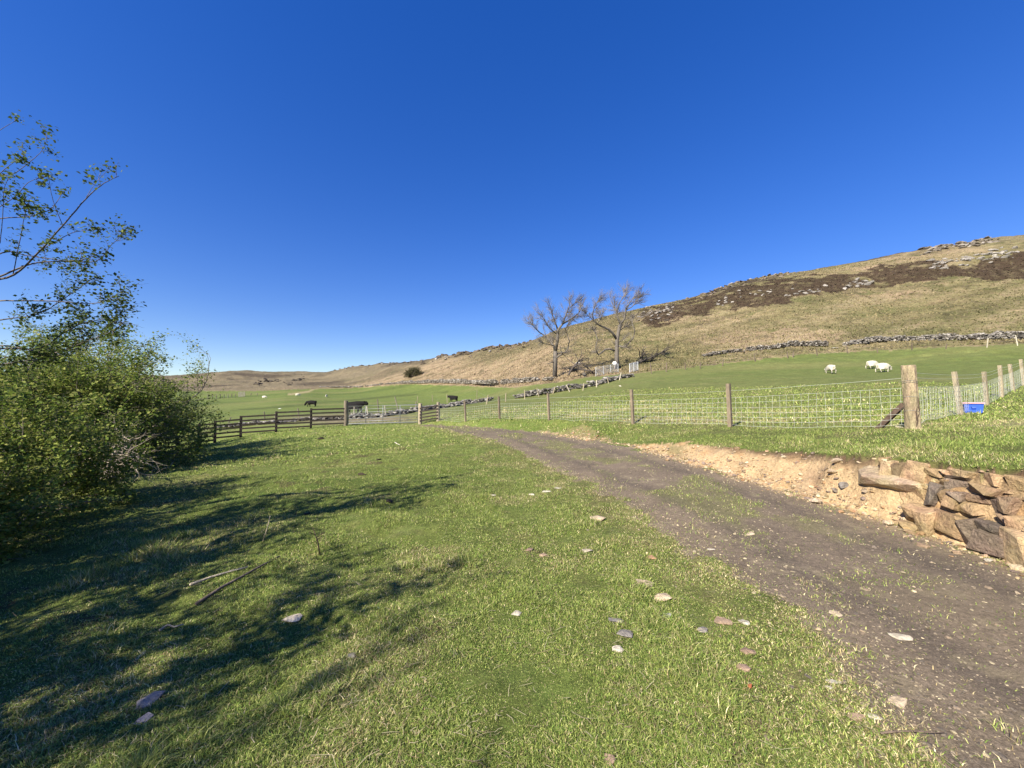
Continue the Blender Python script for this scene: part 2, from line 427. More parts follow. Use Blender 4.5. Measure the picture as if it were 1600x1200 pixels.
def build_terrain():
    az = np.concatenate([np.linspace(-180, -72, 40)[:-1], np.linspace(-72, -56, 40)[:-1], np.linspace(-56, 56, 900), np.linspace(56, 72, 40)[1:], np.linspace(72, 180, 40)[1:-1]])
    az = np.radians(az)
    lr = [np.log(np.linspace(0.05, 0.8, 6))]
    def seg(a, b, st): return np.arange(math.log(a), math.log(b), st)
    lr = np.concatenate([lr[0][:-1], seg(.8, 12, .011), seg(12, 45, .010), seg(45, 130, .0065), seg(130, 420, .010), seg(420, 5000, .06), [math.log(5000)]])
    rr = np.exp(lr)
    na, nr = len(az), len(rr)
    X = rr[:, None] * np.sin(az)[None]; Y = rr[:, None] * np.cos(az)[None]
    Z, I = ground(X, Y, info=True)
    px, py = project(X, Y, Z)
    r = I['r']
    n1 = fbm(X * 1.3, Y * 1.3, 101, 4); n2 = fbm(X * .28, Y * .28, 111, 4); n3 = fbm(X * 5, Y * 5, 121, 3); n4 = fbm(X * .05, Y * .05, 131, 3)
    hill = (Y > 28) & (py < np.interp(px, BND_X, BND_Y) + 2.0 * n1) 
    # --- pasture
    C = np.broadcast_to(GRASS, X.shape + (3,)).copy()
    C = lerp(C, GRASS2, smooth(-.4, .5, n2))
    C = lerp(C, STRAW, np.clip(.55 * smooth(.02, .6, n1) * smooth(20, 8, r) + .25 * smooth(.1, .6, n3), 0, 1) * .75)
    edge = np.maximum(I['sl'], -99)
    nearroad = smooth(1.3, 0.0, np.abs(I['sl'])) * (Y < 24)
    C = lerp(C, STRAW * .8, np.clip(nearroad * (.45 + .6 * n3), 0, 1))
    # right field: greener, with pale dry streaks by the netting
    rf = smooth(.5, 2.5, I['sr'])
    C = lerp(C, [.112, .120, .042], rf * .8 * (Y < 60))
    C = lerp(C, [.165, .15, .065], rf * (Y < 60) * .55 * smooth(.05, .6, fbm(X * .35, Y * 1.1, 145, 3)))
    st = smooth(.05, .5, fbm(X * .55 - Y * .1, Y * .9 + X * .2, 141, 3))
    fx = edge_dist(X, Y, [7.4, 10.7, 13, 17, 20.5, 25], [7.6, 6.0, 4.1, 1.64, -.65, -4.8])
    pale = smooth(0.0, 1.0, fx) * smooth(9, 3.5, fx) * (Y < 22) * (Y > 4)
    C = lerp(C, [.34, .30, .15], np.clip(pale * st * 1.1 + .25 * pale, 0, .8))
    # small bare scrapes and trodden holes
    hole = smooth(.52, .66, fbm(X * 2.2, Y * 2.2, 211, 2)) * (I['sl'] > .2) * (r < 22)
    C = lerp(C, [.085, .062, .036], hole * .75)
    # dark thatch and soil under the turf
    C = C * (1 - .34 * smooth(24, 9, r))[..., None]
    # distant fields
    far = smooth(26, 45, r)
    C = lerp(C, [.100, .125, .034], far * .7)
    C = lerp(C, [.165, .160, .060], far * smooth(.0, .6, fbm(X * .035, Y * .10, 151, 3)) * .6)
    C = lerp(C, [.062, .085, .022], far * smooth(.15, .6, fbm(X * .02, Y * .07, 161, 3)) * .6)
    # muddy ground behind the gate
    mud = np.exp(-((px - 560) / 110) ** 2 - ((py - 655) / 9) ** 2) * (Y > 25.5) * (Y < 40)
    C = lerp(C, [.17, .135, .09], np.clip(mud * 1.1, 0, .85))
    C = lerp(C, [.30, .24, .13], np.exp(-((py - np.interp(px, [455, 482, 492, 510], [616, 612, 607, 606])) / 1.6) ** 2) * ((px > 450) & (px < 497)) * (Y > 60) * .8)
    trk = np.exp(-((py - np.interp(px, [330, 410, 460, 520, 620, 700], [642, 638, 634, 628, 619, 612])) / 1.5) ** 2) * (Y > 40) * (px > 330) * (px < 700)
    C = lerp(C, [.055, .062, .022], np.clip(trk, 0, 1) * .7 * smooth(-.3, .3, n2))
    # --- hillside
    H = np.broadcast_to(np.array([.215, .190, .088]), X.shape + (3,)).copy()
    H = lerp(H, [.33, .255, .148], smooth(-.25, .45, n4 + .4 * n2 + smooth(1050, 800, px) * .9 - .25))
    H = lerp(H, [.150, .150, .060], smooth(.05, .55, n2 - .3 * n4 - .35 * smooth(1000, 800, px)))
    H = lerp(H, [.25, .205, .11], smooth(.15, .6, n1) * .6)
    H = lerp(H, [.075, .070, .036], smooth(.22, .6, fbm(X * .6, Y * .35, 171, 3)) * .65)
    ter = fbm(X * .05 + Y * .02, (Z - .25 * X) * 1.1, 197, 3)
    H = lerp(H, [.11, .10, .048], smooth(.1, .55, ter) * .55)
    H = lerp(H, [.36, .29, .165], smooth(-.1, -.55, ter) * .5)
    # dark rim under the left skyline and heather on the right
    hp = in_poly(px + 14 * n2 + 5 * n1, py + 8 * n2 + 7.0 * fbm(X * .2, Y * .12, 181, 4), HEATHER) & hill
    hsoft = hp * smooth(-.35, .15, n2 * .8 + fbm(X * .25, Y * .15, 185, 3) + .5)
    H = lerp(H, np.array([.062, .043, .027]), hsoft * (.93 - .3 * smooth(.1, .4, n1)))
    below = py - np.interp(px, SKY_PX, SKY_PY)
    rim = smooth(5, 1, below + 2.0 * n2) * smooth(0, .4, fbm(X * .09, Y * .04, 191, 3) + .25) * (r > 60)
    H = lerp(H, [.075, .06, .042], np.clip(rim, 0, 1) * .8)
    band = smooth(26, 10, below + 8 * n2) * smooth(690, 760, px) * smooth(1040, 960, px)
    H = lerp(H, [.115, .108, .05], band * .8)
    fl = smooth(150, 230, r)
    H = lerp(H, [.17, .15, .09], fl * .75)
    H = lerp(H, [.095, .078, .052], fl * smooth(.05, .45, fbm(X * .03, Y * .06, 195, 4)) * .85)
    H = H * np.array([.86, .83, .88])
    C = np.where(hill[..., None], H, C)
    # --- earth cut
    bank = I['bank'] & (I['s'] > -.02)
    E = np.broadcast_to(SAND, X.shape + (3,)).copy()
    E = lerp(E, [.40, .255, .13], smooth(.0, .5, n3))
    E = lerp(E, [.26, .185, .12], smooth(.15, .6, n1) * .8)
    hgt = np.clip((Z - RA(X, Y)) / np.maximum(I['dz'], .05), 0, 1.2)
    E = lerp(E, SOIL, smooth(.72, .92, hgt + .10 * n3) * smooth(9.5, 7, Y))
    E = lerp(E, [.16, .16, .055], smooth(8.8, 11.5, Y + 2 * n1) * .9)
    C = np.where(bank[..., None], E, C)
    # --- road
    rd = -np.maximum(I['sl'], I['sr']) + .30 * n1 + .22 * n3
    end = smooth(24.6, 22.5, Y + .8 * n1)
    isroad = (rd > 0) & (Y < 24) & (Y > -40)
    D = np.broadcast_to(ROADC, X.shape + (3,)).copy()
    D = lerp(D, [.175, .135, .092], smooth(-.2, .5, n1))
    rut = np.exp(-((np.abs(I['sl'] - I['sr']) - 1.35) / .35) ** 2)
    D = lerp(D, [.095, .076, .058], rut * .6)
    D = lerp(D, [.24, .195, .12], smooth(.25, .6, n3) * .5)
    D = lerp(D, [.095, .078, .060], smooth(.1, .6, n2))
    mid = smooth(.75, .25, np.abs(I['sl'] - I['sr']) * .5 + .35 * n2 - .1)
    D = lerp(D, [.125, .128, .045], np.clip(mid * smooth(.0, .4, n1 + .15) * smooth(2.5, 6, Y), 0, 1) * .6)
    D = lerp(D, [.155, .125, .080], smooth(12, 18, Y) * .5)
    C = np.where((isroad & ~bank)[..., None], D, C)
    # spill of sandy soil along the toe of the cut
    toe = np.exp(-np.clip(-I['s'] - .02, 0, 9) / .12) * (I['s'] < 0.1) * (Y < 16) * (Y > -3) * smooth(.1, .3, I['dz'])
    C = lerp(C, SAND * .85, np.clip(toe * (.75 + .5 * n3), 0, 1) * (~bank))
    # bare scrapes and hoof holes in the meadow
    cls = np.zeros(X.shape, int); cls[hill] = 1; cls[isroad] = 2; cls[bank] = 3
    cf = cls[:-1]
    V = np.stack([X, Y, Z], -1).reshape(-1, 3).astype(np.float32)
    Cf = C.reshape(-1, 3).astype(np.float32)
    idx = np.arange(na * nr).reshape(nr, na)
    nx = np.roll(idx, -1, 1)
    Q = np.stack([idx[:-1], nx[:-1], nx[1:], idx[1:]], -1)
    qc = cls[:-1]
    mats = [mat("pasture", .95, ((1.2, .18), (9, .30), (55, .35)), .9, 60, .1, hue=.012),
            mat("rough_hillside", .95, ((.35, .16), (1.6, .28), (7, .30)), 1.0, 2.2, .05, hue=.012),
            mat("gravel_road", .95, ((1.5, .15), (22, .28), (90, .40)), 1.0, 90, .15),
            mat("cut_earth", .95, ((3, .14), (16, .22), (60, .22)), 1.0, 22, .1)]
    for k, nm in enumerate(("ground", "hillside", "road", "earth_bank")):
        q = Q[qc == k].reshape(-1, 4)
        u, inv = np.unique(q.ravel(), return_inverse=True)
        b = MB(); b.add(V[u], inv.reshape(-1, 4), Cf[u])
        if k == 0:
            pass
        o = b.build(nm, mats[k], None, True)
        tag(o, kind='structure')
build_terrain()

# ---------------------------------------------------------------- materials for objects
M_WOOD_DARK = mat("dark_fence_timber", .85, ((3, .25), (25, .3)), .6, 40, .2, stretch=(1, 1, .25))
M_WOOD = mat("weathered_post", .85, ((4, .22), (30, .3)), .7, 45, .2, stretch=(1, 1, .2))
M_POST = mat("split_strainer_post", .9, ((5, .35), (18, .35), (70, .3)), 1.0, 30, .15, hue=.02, stretch=(1, 1, .3))
M_WIRE = mat("galvanised_wire", .5, ((5, .1),), 0, 30, .5)
M_STEEL = mat("galvanised_steel", .45, ((8, .15),), .1, 60, .5, metal=.35)
M_STONE = mat("field_stone", .9, ((5, .18), (28, .30)), .8, 35, .2)
M_ROCK = mat("hill_rock", .92, ((.9, .22), (5, .35)), 1.0, 4, .15)
M_BARK = mat("grey_bark", .9, ((4, .25), (30, .25)), .8, 30, .15)
M_LEAF = mat("hawthorn_leaf", .7, ((9, .15),), 0, 30, .15, trans=.35)
M_GRASS = mat("grass_blade", .7, ((3, .10),), 0, 30, .2, trans=.28)
M_WOOL = mat("sheep_wool", .95, ((9, .10), (60, .15)), .8, 60, .1)
M_HIDE = mat("black_hide", .75, ((4, .3),), .3, 40, .08)
M_PLASTIC = mat("blue_plastic", .45, ((4, .10), (30, .08)), .1, 30, .4)
M_BLOCK = mat("cut_rock", .92, ((2.2, .20), (11, .28), (50, .2)), 1.0, 16, .15, hue=.018)

# ---------------------------------------------------------------- rock shapes
def make_rock(seed, box_=(1, .8, .6), n=12, jitter=.22, bevel=0.0):
    rnd = random.Random(seed)
    bm = bmesh.new()
    for x in (-.5, .5):
        for y in (-.5, .5):
            for z in (-.5, .5):
                bm.verts.new(((x + rnd.uniform(-jitter, jitter)) * box_[0], (y + rnd.uniform(-jitter, jitter)) * box_[1], (z + rnd.uniform(-jitter, jitter)) * box_[2]))
    if n > 14:
        bm.verts.ensure_lookup_table(); bmesh.ops.delete(bm, geom=bm.verts[:], context='VERTS')
    for k in range(n):
        v = Vector((rnd.gauss(0, 1), rnd.gauss(0, 1), rnd.gauss(0, 1))).normalized()
        s = rnd.uniform(.52, .66) if n <= 14 else rnd.uniform(.40, .56)
        bm.verts.new((v.x * s * box_[0], v.y * s * box_[1], v.z * s * box_[2]))
    bmesh.ops.convex_hull(bm, input=bm.verts)
    loose = [v for v in bm.verts if not v.link_faces]
    bmesh.ops.delete(bm, geom=loose, context='VERTS')
    if bevel:
        bmesh.ops.bevel(bm, geom=bm.edges[:], offset=bevel * min(box_), segments=1, affect='EDGES')
        bmesh.ops.triangulate(bm, faces=bm.faces[:])
    bm.verts.ensure_lookup_table(); bm.verts.index_update()
    bmesh.ops.triangulate(bm, faces=bm.faces[:])
    v = np.array([x.co[:] for x in bm.verts]); f = np.array([[a.index for a in t.verts] for t in bm.faces])
    bm.free()
    return v, f
ROCKS = [make_rock(k, (1, .8, .62), 15 + k % 5) for k in range(16)]
FLATS = [make_rock(50 + k, (1, .75, .28), 16 + k % 5) for k in range(10)]
def rotm(rx=0, ry=0, rz=0):
    return np.array(Matrix.Rotation(rz, 3, 'Z') @ Matrix.Rotation(ry, 3, 'Y') @ Matrix.Rotation(rx, 3, 'X'))

def scatter_rocks(mb, pos, size, cols, lib, squash=1.0, tilt=.35):
    """many small stones into one mesh"""
    for k, (v, f) in enumerate(lib):
        sel = np.arange(k, len(pos), len(lib))
        if not len(sel): continue
        a = rng.uniform(0, 2 * math.pi, len(sel)); tx = rng.uniform(-tilt, tilt, len(sel))
        ca, sa, ct, st = np.cos(a), np.sin(a), np.cos(tx), np.sin(tx)
        z0 = np.zeros_like(a); o1 = np.ones_like(a)
        Rz = np.stack([np.stack([ca, -sa, z0], -1), np.stack([sa, ca, z0], -1), np.stack([z0, z0, o1], -1)], -2)
        Rx = np.stack([np.stack([o1, z0, z0], -1), np.stack([z0, ct, -st], -1), np.stack([z0, st, ct], -1)], -2)
        M = Rz @ Rx
        vv = (v * np.array([1, 1, squash]))[None] * np.asarray(size)[sel][:, None, None]
        vv = np.einsum('nij,nkj->nki', M, vv) + pos[sel][:, None, :]
        nf = (f[None] + (np.arange(len(sel)) * len(v))[:, None, None]).reshape(-1, 3)
        mb.add(vv.reshape(-1, 3), nf, np.repeat(np.asarray(cols)[sel], len(v), 0))

# ---------------------------------------------------------------- post and rail fence, gate, wire fences
def c3(c, v=.12):
    return np.clip(np.array(c) * (1 + rng.uniform(-v, v)), 0, 1)

def round_post(name, base, h, r, parent, m, col, lean=(0, 0), n=10, origin=None):
    b = MB()
    base = np.asarray(base, float)
    k = 5
    t = np.linspace(-.18, h, k)
    pts = np.stack([base[0] + lean[0] * t / h, base[1] + lean[1] * t / h, base[2] + t], 1)
    b.tube(pts, np.linspace(r * 1.04, r * .97, k), n, col)
    v = b.v[0]
    v[:] += rng.normal(0, r * .05, v.shape).astype(np.float32)
    return b.build(name, m, parent)

def square_post(name, base, h, w, parent, m, col, lean=(0, 0), rz=0.0):
    b = MB()
    a = np.array(base, float) - [0, 0, .15]; t = np.array(base, float) + [lean[0], lean[1], h]
    b.beam(a, t, w, w, col, up=(math.cos(rz), math.sin(rz), 0.01))
    return b.build(name, m, parent)

def strand(a, b, sag=.0, n=7):
    t = np.linspace(0, 1, n)[:, None]
    p = np.asarray(a) * (1 - t) + np.asarray(b) * t
    p[:, 2] -= (sag * 4 * t * (1 - t))[:, 0]
    return p

# dark timber fence that steps down the slope
DARK = (.040, .032, .026)
rail_fence = empty("rail_fence", at(433, 23.6))
tag(rail_fence, "dark brown timber post and rail fence stepping down from the gate to the bushes", "fence")
def child(o, parent):
    """parent keeping the world position of geometry built in world space"""
    o.parent = parent
    o.matrix_parent_inverse = parent.matrix_world.inverted() if False else Matrix.Translation(-Vector(parent.location))
    return o
fence_px = [(541, 25.0), (487, 24.35), (433, 23.65), (378, 22.95), (338, 22.3), (313, 21.9), (280, 21.3), (245, 20.8), (205, 20.2)]
fp = [at(px, d) for px, d in fence_px]
post_top = []
for k, p in enumerate(fp):
    h = 1.28
    post_top.append(p[2] + h)
    if k: child(square_post("post", p, h, .12, None, M_WOOD_DARK, c3(DARK), rz=.45), rail_fence)
for k in range(len(fp) - 1):
    a, b_ = fp[k], fp[k + 1]
    dirn = (b_ - a) / np.linalg.norm(b_ - a); off = np.array([dirn[1], -dirn[0], 0]) * -.075
    if off[1] > 0: off = -off
    za = a[2] * .45 + b_[2] * .55 
    for j in range(5):
        zz = .22 + j * .235
        m_ = MB()
        sl_ = .35 * (a[2] - b_[2])
        m_.beam(np.array([a[0], a[1], za + zz + sl_ * .5]) + off, np.array([b_[0], b_[1], za + zz - sl_ * .5]) + off, .035, .095, c3(DARK, .2))
        child(m_.build("rail", M_WOOD_DARK), rail_fence)

# galvanised field gate between its two round posts
g0 = at(544, 25.0); g1 = at(655, 24.9)
gate = empty("field_gate", (g0 + g1) / 2)
tag(gate, "galvanised steel field gate closed across the end of the track", "gate")
gd = (g1 - g0); gl = np.linalg.norm(gd[:2]); gu = gd / np.linalg.norm(gd)
za, zb = g0[2] + .12, g1[2] + .12
def gp(t, z): 
    q = g0 + gd * t; return np.array([q[0], q[1] - .06, za + (zb - za) * t + z])
GALV = (.22, .23, .225)
fr = MB()
fr.tube([gp(.015, 0), gp(.015, 1.12), gp(.985, 1.12), gp(.985, 0), gp(.015, 0)], .030, 8, GALV)
child(fr.build("frame", M_STEEL, None, True), gate)
for z in (.16, .33, .52, .74, .93):
    b_ = MB(); b_.tube([gp(.015, z), gp(.985, z)], .014 if z > .2 else .018, 6, c3(GALV, .1)); child(b_.build("bar", M_STEEL, None, True), gate)
for t in (.26, .5, .74):
    b_ = MB(); b_.tube([gp(t, 0), gp(t, 1.12)], .022, 6, c3(GALV, .1)); child(b_.build("upright", M_STEEL, None, True), gate)
b_ = MB(); b_.tube([gp(.015, .05), gp(.26, 1.1)], .018, 6, GALV); child(b_.build("brace", M_STEEL, None, True), gate)
b_ = MB(); b_.tube([gp(.985, .95), gp(1.005, .95)], .02, 6, GALV); child(b_.build("latch", M_STEEL), gate)

gp1 = round_post("gate_post", at(541, 25.0), 1.62, .125, None, M_WOOD, (.20, .165, .12))
tag(gp1, "thick tall round timber post where the dark rail fence meets the gate", "gate post")
# short rails on the latch side
sf = empty("short_rail_fence", at(671, 24.7))
tag(sf, "short length of dark rails between two pale posts on the latch side of the gate", "fence")
a, b_ = at(657, 24.8), at(685, 24.6)
child(round_post("post", a, 1.32, .12, None, M_WOOD, (.34, .28, .20)), sf)
child(round_post("post", b_, 1.22, .11, None, M_WOOD, (.30, .25, .18)), sf)
for j in range(5):
    m_ = MB(); z = .2 + .2 * j
    m_.beam(a + [0.0, -.13, z], b_ + [0.0, -.13, z], .03, .085, c3(DARK, .2)); child(m_.build("rail", M_WOOD_DARK), sf)

def netting(bases, h, root, step, wires, r=.0042, top=None, col=(.45, .46, .39), side=-.05):
    """woven stock netting along the posts: line wires and stay wires"""
    m_ = MB()
    for a, b_ in zip(bases[:-1], bases[1:]):
        L = np.linalg.norm(b_ - a); n = max(2, int(L / step))
        t = np.linspace(0, 1, n + 1)
        g = a[None] * (1 - t[:, None]) + b_[None] * t[:, None]
        gz = ground(g[:, 0], g[:, 1]); base = np.where(np.abs(gz - g[:, 2]) < .25, np.minimum(gz + .02, g[:, 2] + .10), g[:, 2] + .03)
        for z in wires:
            p = g.copy(); p[:, 2] = base * (1 - z / h) + (g[:, 2]) * (z / h) + z + rng.normal(0, .004, len(g))
            m_.tube(p, r, 4, c3(col, .08), cap=False)
        for k in range(n):
            q = np.array([[g[k, 0], g[k, 1], base[k] * (1 - z / h) + g[k, 2] * (z / h) + z] for z in (wires[0], wires[len(wires) // 2], wires[-1])])
            q[1, :2] += rng.normal(0, .012, 2)
            m_.tube(q, r * .85, 4, c3(col, .12), cap=False)
        if top:
            for z in top:
                m_.tube(strand(a + [0, 0, z], b_ + [0, 0, z], .015), r, 4, col, cap=False)
    return child(m_.build("netting", M_WIRE, None, True), root)

NETW = (0.05, .16, .27, .39, .52, .66, .80)
run1 = [(1424, 7.5, 1.20), (1140, 10.7, 1.20), (989, 13.2, 1.18), (858, 17.2, 1.2), (781, 20.5, 1.2), (728, 21.9, 1.2), (686, 24.4, 1.1)]
b1 = [at(px, d) for px, d, h in run1]
wf = empty("netting_fence", b1[0])
tag(wf, "stock netting fence on square timber posts running from the stout strainer post to the gate", "fence")
for (px, d, h), p in list(zip(run1, b1))[1:-1]:
    child(square_post("post", p, h, .085 if px < 1100 else .095, None, M_WOOD, c3((.185, .145, .10), .2), lean=(rng.normal(-.05, .02), rng.normal(0, .02)), rz=.6), wf)
netting(b1, .85, wf, .155, NETW, top=(1.0,), r=.0031)
strn = round_post("strainer_post", b1[0], 1.24, .108, None, M_POST, (.34, .27, .165), lean=(-.055, 0), n=18)
tag(strn, "stout pale round strainer post with wire stapled round it where the two netting fences meet", "fence post")
for z in (.93, .90, .62, .35):
    st = MB()
    an = np.linspace(0, 2 * math.pi, 17)
    cx = b1[0][0] - .055 * z / 1.24
    st.tube(np.stack([cx + .114 * np.cos(an), b1[0][1] + .114 * np.sin(an), b1[0][2] + z + .012 * np.sin(an * 2)], 1), .0028, 4, (.30, .29, .26), cap=False)
    o = st.build("wire_tie", M_WIRE); o.parent = strn
crk = MB()
pb = b1[0]
for (dx0, z0, dx1, z1) in ((-.05, .02, .04, .36), (.03, .30, .07, .62), (-.03, .16, -.005, .44)):
    q = []
    for t in np.linspace(0, 1, 6):
        xx = dx0 + (dx1 - dx0) * t + rng.normal(0, .006)
        q.append([pb[0] + xx - .055 * (z0 + (z1 - z0) * t) / 1.24, pb[1] - math.sqrt(max(.1085 ** 2 - xx * xx, 0)), pb[2] + z0 + (z1 - z0) * t])
    crk.tube(q, [.004, .009, .012, .011, .008, .003], 5, (.07, .05, .035))
o = crk.build("split", M_WOOD); o.parent = strn
strut = MB()
sa = P(1412, 632, 7.62); sb = hit(1366, 664); sb = at(1366, 8.1)
strut.beam(sa, sb + [0, 0, -.05], .075, .085, (.11, .075, .055))
so_ = strut.build("brace_strut", M_WOOD_DARK)
tag(so_, "dark slanting timber strut propping the stout strainer post", "fence strut")

run2 = [(1424, 7.5, 1.2), (1500, 10.6, 1.2), (1541, 13.0, 1.15), (1565, 14.4, 1.2), (1583.5, 16.0, 1.15), (1600, 17.4, 1.2), (1630, 19.5, 1.2), (1660, 22, 1.2)]
b2 = [at(px, d) for px, d, h in run2]
wf2 = empty("netting_fence", b2[1])
tag(wf2, "pale posted netting fence climbing away behind the blue feed tub", "fence")
for (px, d, h), p in list(zip(run2, b2))[1:]:
    child(square_post("post", p, h, .085, None, M_WOOD, c3((.35, .29, .19), .2), lean=(rng.normal(-.07, .02), rng.normal(0, .03)), rz=.3), wf2)
netting(b2, .85, wf2, .155, NETW, top=(1.0, 1.1), r=.0031)

# blue feed tub behind the second fence
tp = at(1518, 11.35)
tub = empty("feed_tub", tp, -.75)
tub.scale = (.56, .85, .95)
tag(tub, "bright blue plastic feed tub with a pale pink rim standing behind the netting", "feed tub")
def tub_shell():
    b = MB(); L0, W0, L1, W1, H = .30, .19, .34, .22, .30; th = .015
    ring = lambda l, w, z: np.array([[-l, -w, z], [l, -w, z], [l, w, z], [-l, w, z]])
    v = np.concatenate([ring(L0, W0, 0), ring(L1, W1, H), ring(L1 - th, W1 - th, H), ring(L0 - th, W0 - th, .02)])
    f = [[3, 2, 1, 0]]
    for k in range(4):
        j = (k + 1) % 4
        for s_ in (0, 4, 8): f.append([s_ + k, s_ + j, s_ + 4 + j, s_ + 4 + k])
    f.append([12, 13, 14, 15])
    b.add(v, np.array(f), (.03, .095, .50)); return b
tub_shell().build("shell", M_PLASTIC, tub)
rb = MB()
for q0, q1 in (((-.36, -.235), (.36, -.235)), ((-.36, .235), (.36, .235)), ((-.36, -.235), (-.36, .235)), ((.36, -.235), (.36, .235))):
    rb.beam((*q0, .305), (*q1, .305), .035, .04, (.55, .30, .34))
rb.build("rim", M_PLASTIC, tub)
hb = MB(); hb.tube([(-.08, -.245, .22), (-.07, -.275, .17), (.07, -.275, .17), (.08, -.245, .22)], .012, 6, (.04, .10, .45))
hb.build("handle", M_PLASTIC, tub)

def post_line(name, label, posts, r, m, col, wires, group=None, pale=()):
    bases = []
    root = None
    for k, (px, yt, yb) in enumerate(posts):
        p = hit(px, yb)
        bases.append((p, (yb - yt) / FPX * p[1]))
    root = empty(name, bases[0][0]); tag(root, label, "fence", group)
    for k, (p, h) in enumerate(bases):
        c = (.42, .37, .28) if k in pale else col
        child(round_post("post", p, h, r, None, m, c3(c, .25), lean=(rng.normal(0, .10), rng.normal(0, .06)), n=6), root)
    if wires:
        w = MB()
        for (p, h), (q, g) in zip(bases[:-1], bases[1:]):
            for t in wires:
                w.tube(strand(p + [0, 0, h * t], q + [0, 0, g * t], .03, 5), .005, 3, (.18, .18, .16), cap=False)
        child(w.build("wire", M_WIRE), root)
    return root
post_line("wire_fence", "thin posted wire fence along the rubble just behind the gate", [(357, 652, 661), (414, 643, 657), (430, 645, 654), (467, 638, 652), (553, 635, 651), (575, 634, 651), (592, 624, 651), (603, 634, 651), (623, 620, 645), (649, 627, 643)], .045, M_WOOD, (.19, .16, .12), (.35, .62, .9), pale=(4, 5, 7))
post_line("wire_fence", "post and wire fence beside the tumbled dyke climbing to the bare trees",
          [(652, 619, 630), (676, 617, 628), (699, 616, 630), (745, 609, 622), (760, 617, 632), (790, 614, 628), (820, 609, 624), (842, 606, 620), (864, 604, 615), (890, 601, 612), (911, 599, 610), (932, 594, 605), (951, 590, 599), (968, 582, 594)], .05, M_WOOD, (.30, .25, .17), (.4, .85), pale=(9, 11, 13))
post_line("wire_fence", "line of dark thin posts along the foot of the brown hillside",
          [(1018, 567, 584), (1041, 566, 581), (1071, 566, 577.5), (1094, 566, 576), (1129, 562, 572), (1180, 553, 565), (1231, 549, 560), (1239, 549, 559), (1277, 545, 556), (1325, 540, 552), (1371, 543, 551), (1425, 536, 547), (1478, 537, 546)], .05, M_WOOD, (.13, .10, .075), (.5, .9))
post_line("wire_fence", "three pale leaning posts below the dyke near the edge of the hill", [(1542, 528, 543), (1590, 523, 540), (1640, 516, 537)], .042, M_WOOD, (.40, .36, .28), (.5, .9))
post_line("wire_fence", "faint far off posts beyond the bushes at the foot of the low hills", [(325, 616, 624), (332, 616, 623), (338, 616, 623), (344, 616, 623), (350, 616, 622), (356, 616, 622), (362, 615, 621), (368, 615, 620), (392, 614, 618), (402, 614, 618)], .10, M_WOOD, (.16, .14, .11), (.5, .95))

def hurdle(label, pxa, pya, pxb, pyb, h, col, m, bars=6, ups=(0, .5, 1), r=.03):
    a = hit(pxa, pya); D = a[1]; b_ = at(pxb, D + (0 if pyb == pya else (pya - pyb) * .25))
    root = empty("hurdle", a); tag(root, label, "hurdle")
    for t in ups:
        f = MB(); q = a * (1 - t) + b_ * t; f.tube([q + [0, 0, 0], q + [0, 0, h]], r * 1.3, 6, col)
        child(f.build("upright", m), root)
    for k in range(bars):
        z = .12 + (h - .14) * k / (bars - 1)
        g_ = MB(); g_.tube([a + [0, 0, z], b_ + [0, 0, z]], r, 5, col); child(g_.build("bar", m), root)
    return root
hurdle("long galvanised sheep hurdle below the second bare tree", 931, 588, 966, 582, 1.05, (.55, .56, .55), M_STEEL, 7, (0, .33, .66, 1), .022)
hurdle("short bright galvanised hurdle beside the long one at the hillside foot", 984, 582.5, 997, 580, 1.05, (.62, .63, .62), M_STEEL, 8, (0, .5, 1), .03)
hurdle("grey timber pen hurdle far across the fields beyond the bushes", 373, 620, 383, 619.6, 1.5, (.27, .24, .2), M_WOOD, 5, (0, .25, .5, .75, 1), .07)

# ---------------------------------------------------------------- dry stone walls and rubble
def wall(name, label, cat, line, hpx, stone=.32, thick=.55, gap=.0, tone=(.30, .28, .25), light=.25, seed=0, n_mult=1.0):
    pts = [hit(*q) for q in line]
    pts = np.array(pts); segl = np.linalg.norm(np.diff(pts, axis=0), axis=1); L = segl.sum()
    cum = np.concatenate([[0], np.cumsum(segl)])
    hp_ = np.array(hpx, float) / FPX * pts[:, 1]
    pos = []; siz = []; col = []
    s = 0
    while s < L:
        c = np.array([np.interp(s, cum, pts[:, k]) for k in range(3)])
        h = np.interp(s, cum, hp_) * max(0.15, .85 + .55 * float(fbm(np.array(s * .35), np.array(seed + .5), 300 + seed, 3)))
        i = min(np.searchsorted(cum, s, 'right') - 1, len(pts) - 2)
        d = (pts[i + 1] - pts[i]) / segl[i]; nrm = np.array([-d[1], d[0], 0])
        if float(fbm(np.array(s * .12), np.array(seed + 7.5), 330 + seed, 2)) < gap - 1: s += stone; continue
        z = 0
        while z < h:
            for side in (-1, 0, 1):
                if rng.random() < .15: continue
                q = c + nrm * side * thick * .33 * (1 - .35 * z / max(h, .1)) + d * rng.normal(0, stone * .3)
                q = q + nrm * rng.normal(0, .05 + .12 * (h < .6))
                q[2] = float(ground(q[0], q[1], False)) * 0 + c[2] + z + stone * .22
                pos.append(q); siz.append(stone * rng.uniform(.7, 1.5))
                t = rng.random(); k = np.array(tone) * rng.uniform(.5, 1.25)
                if t < light: k = np.array([.36, .33, .285]) * rng.uniform(.75, 1.15)
                col.append(k)
            z += stone * .45
        s += stone * .62 / n_mult
    b = MB(); scatter_rocks(b, np.array(pos), np.array(siz), np.array(col), ROCKS, .85, .5)
    o = b.build(name, M_ROCK, None, False, origin=pts[len(pts) // 2])
    return tag(o, label, cat)
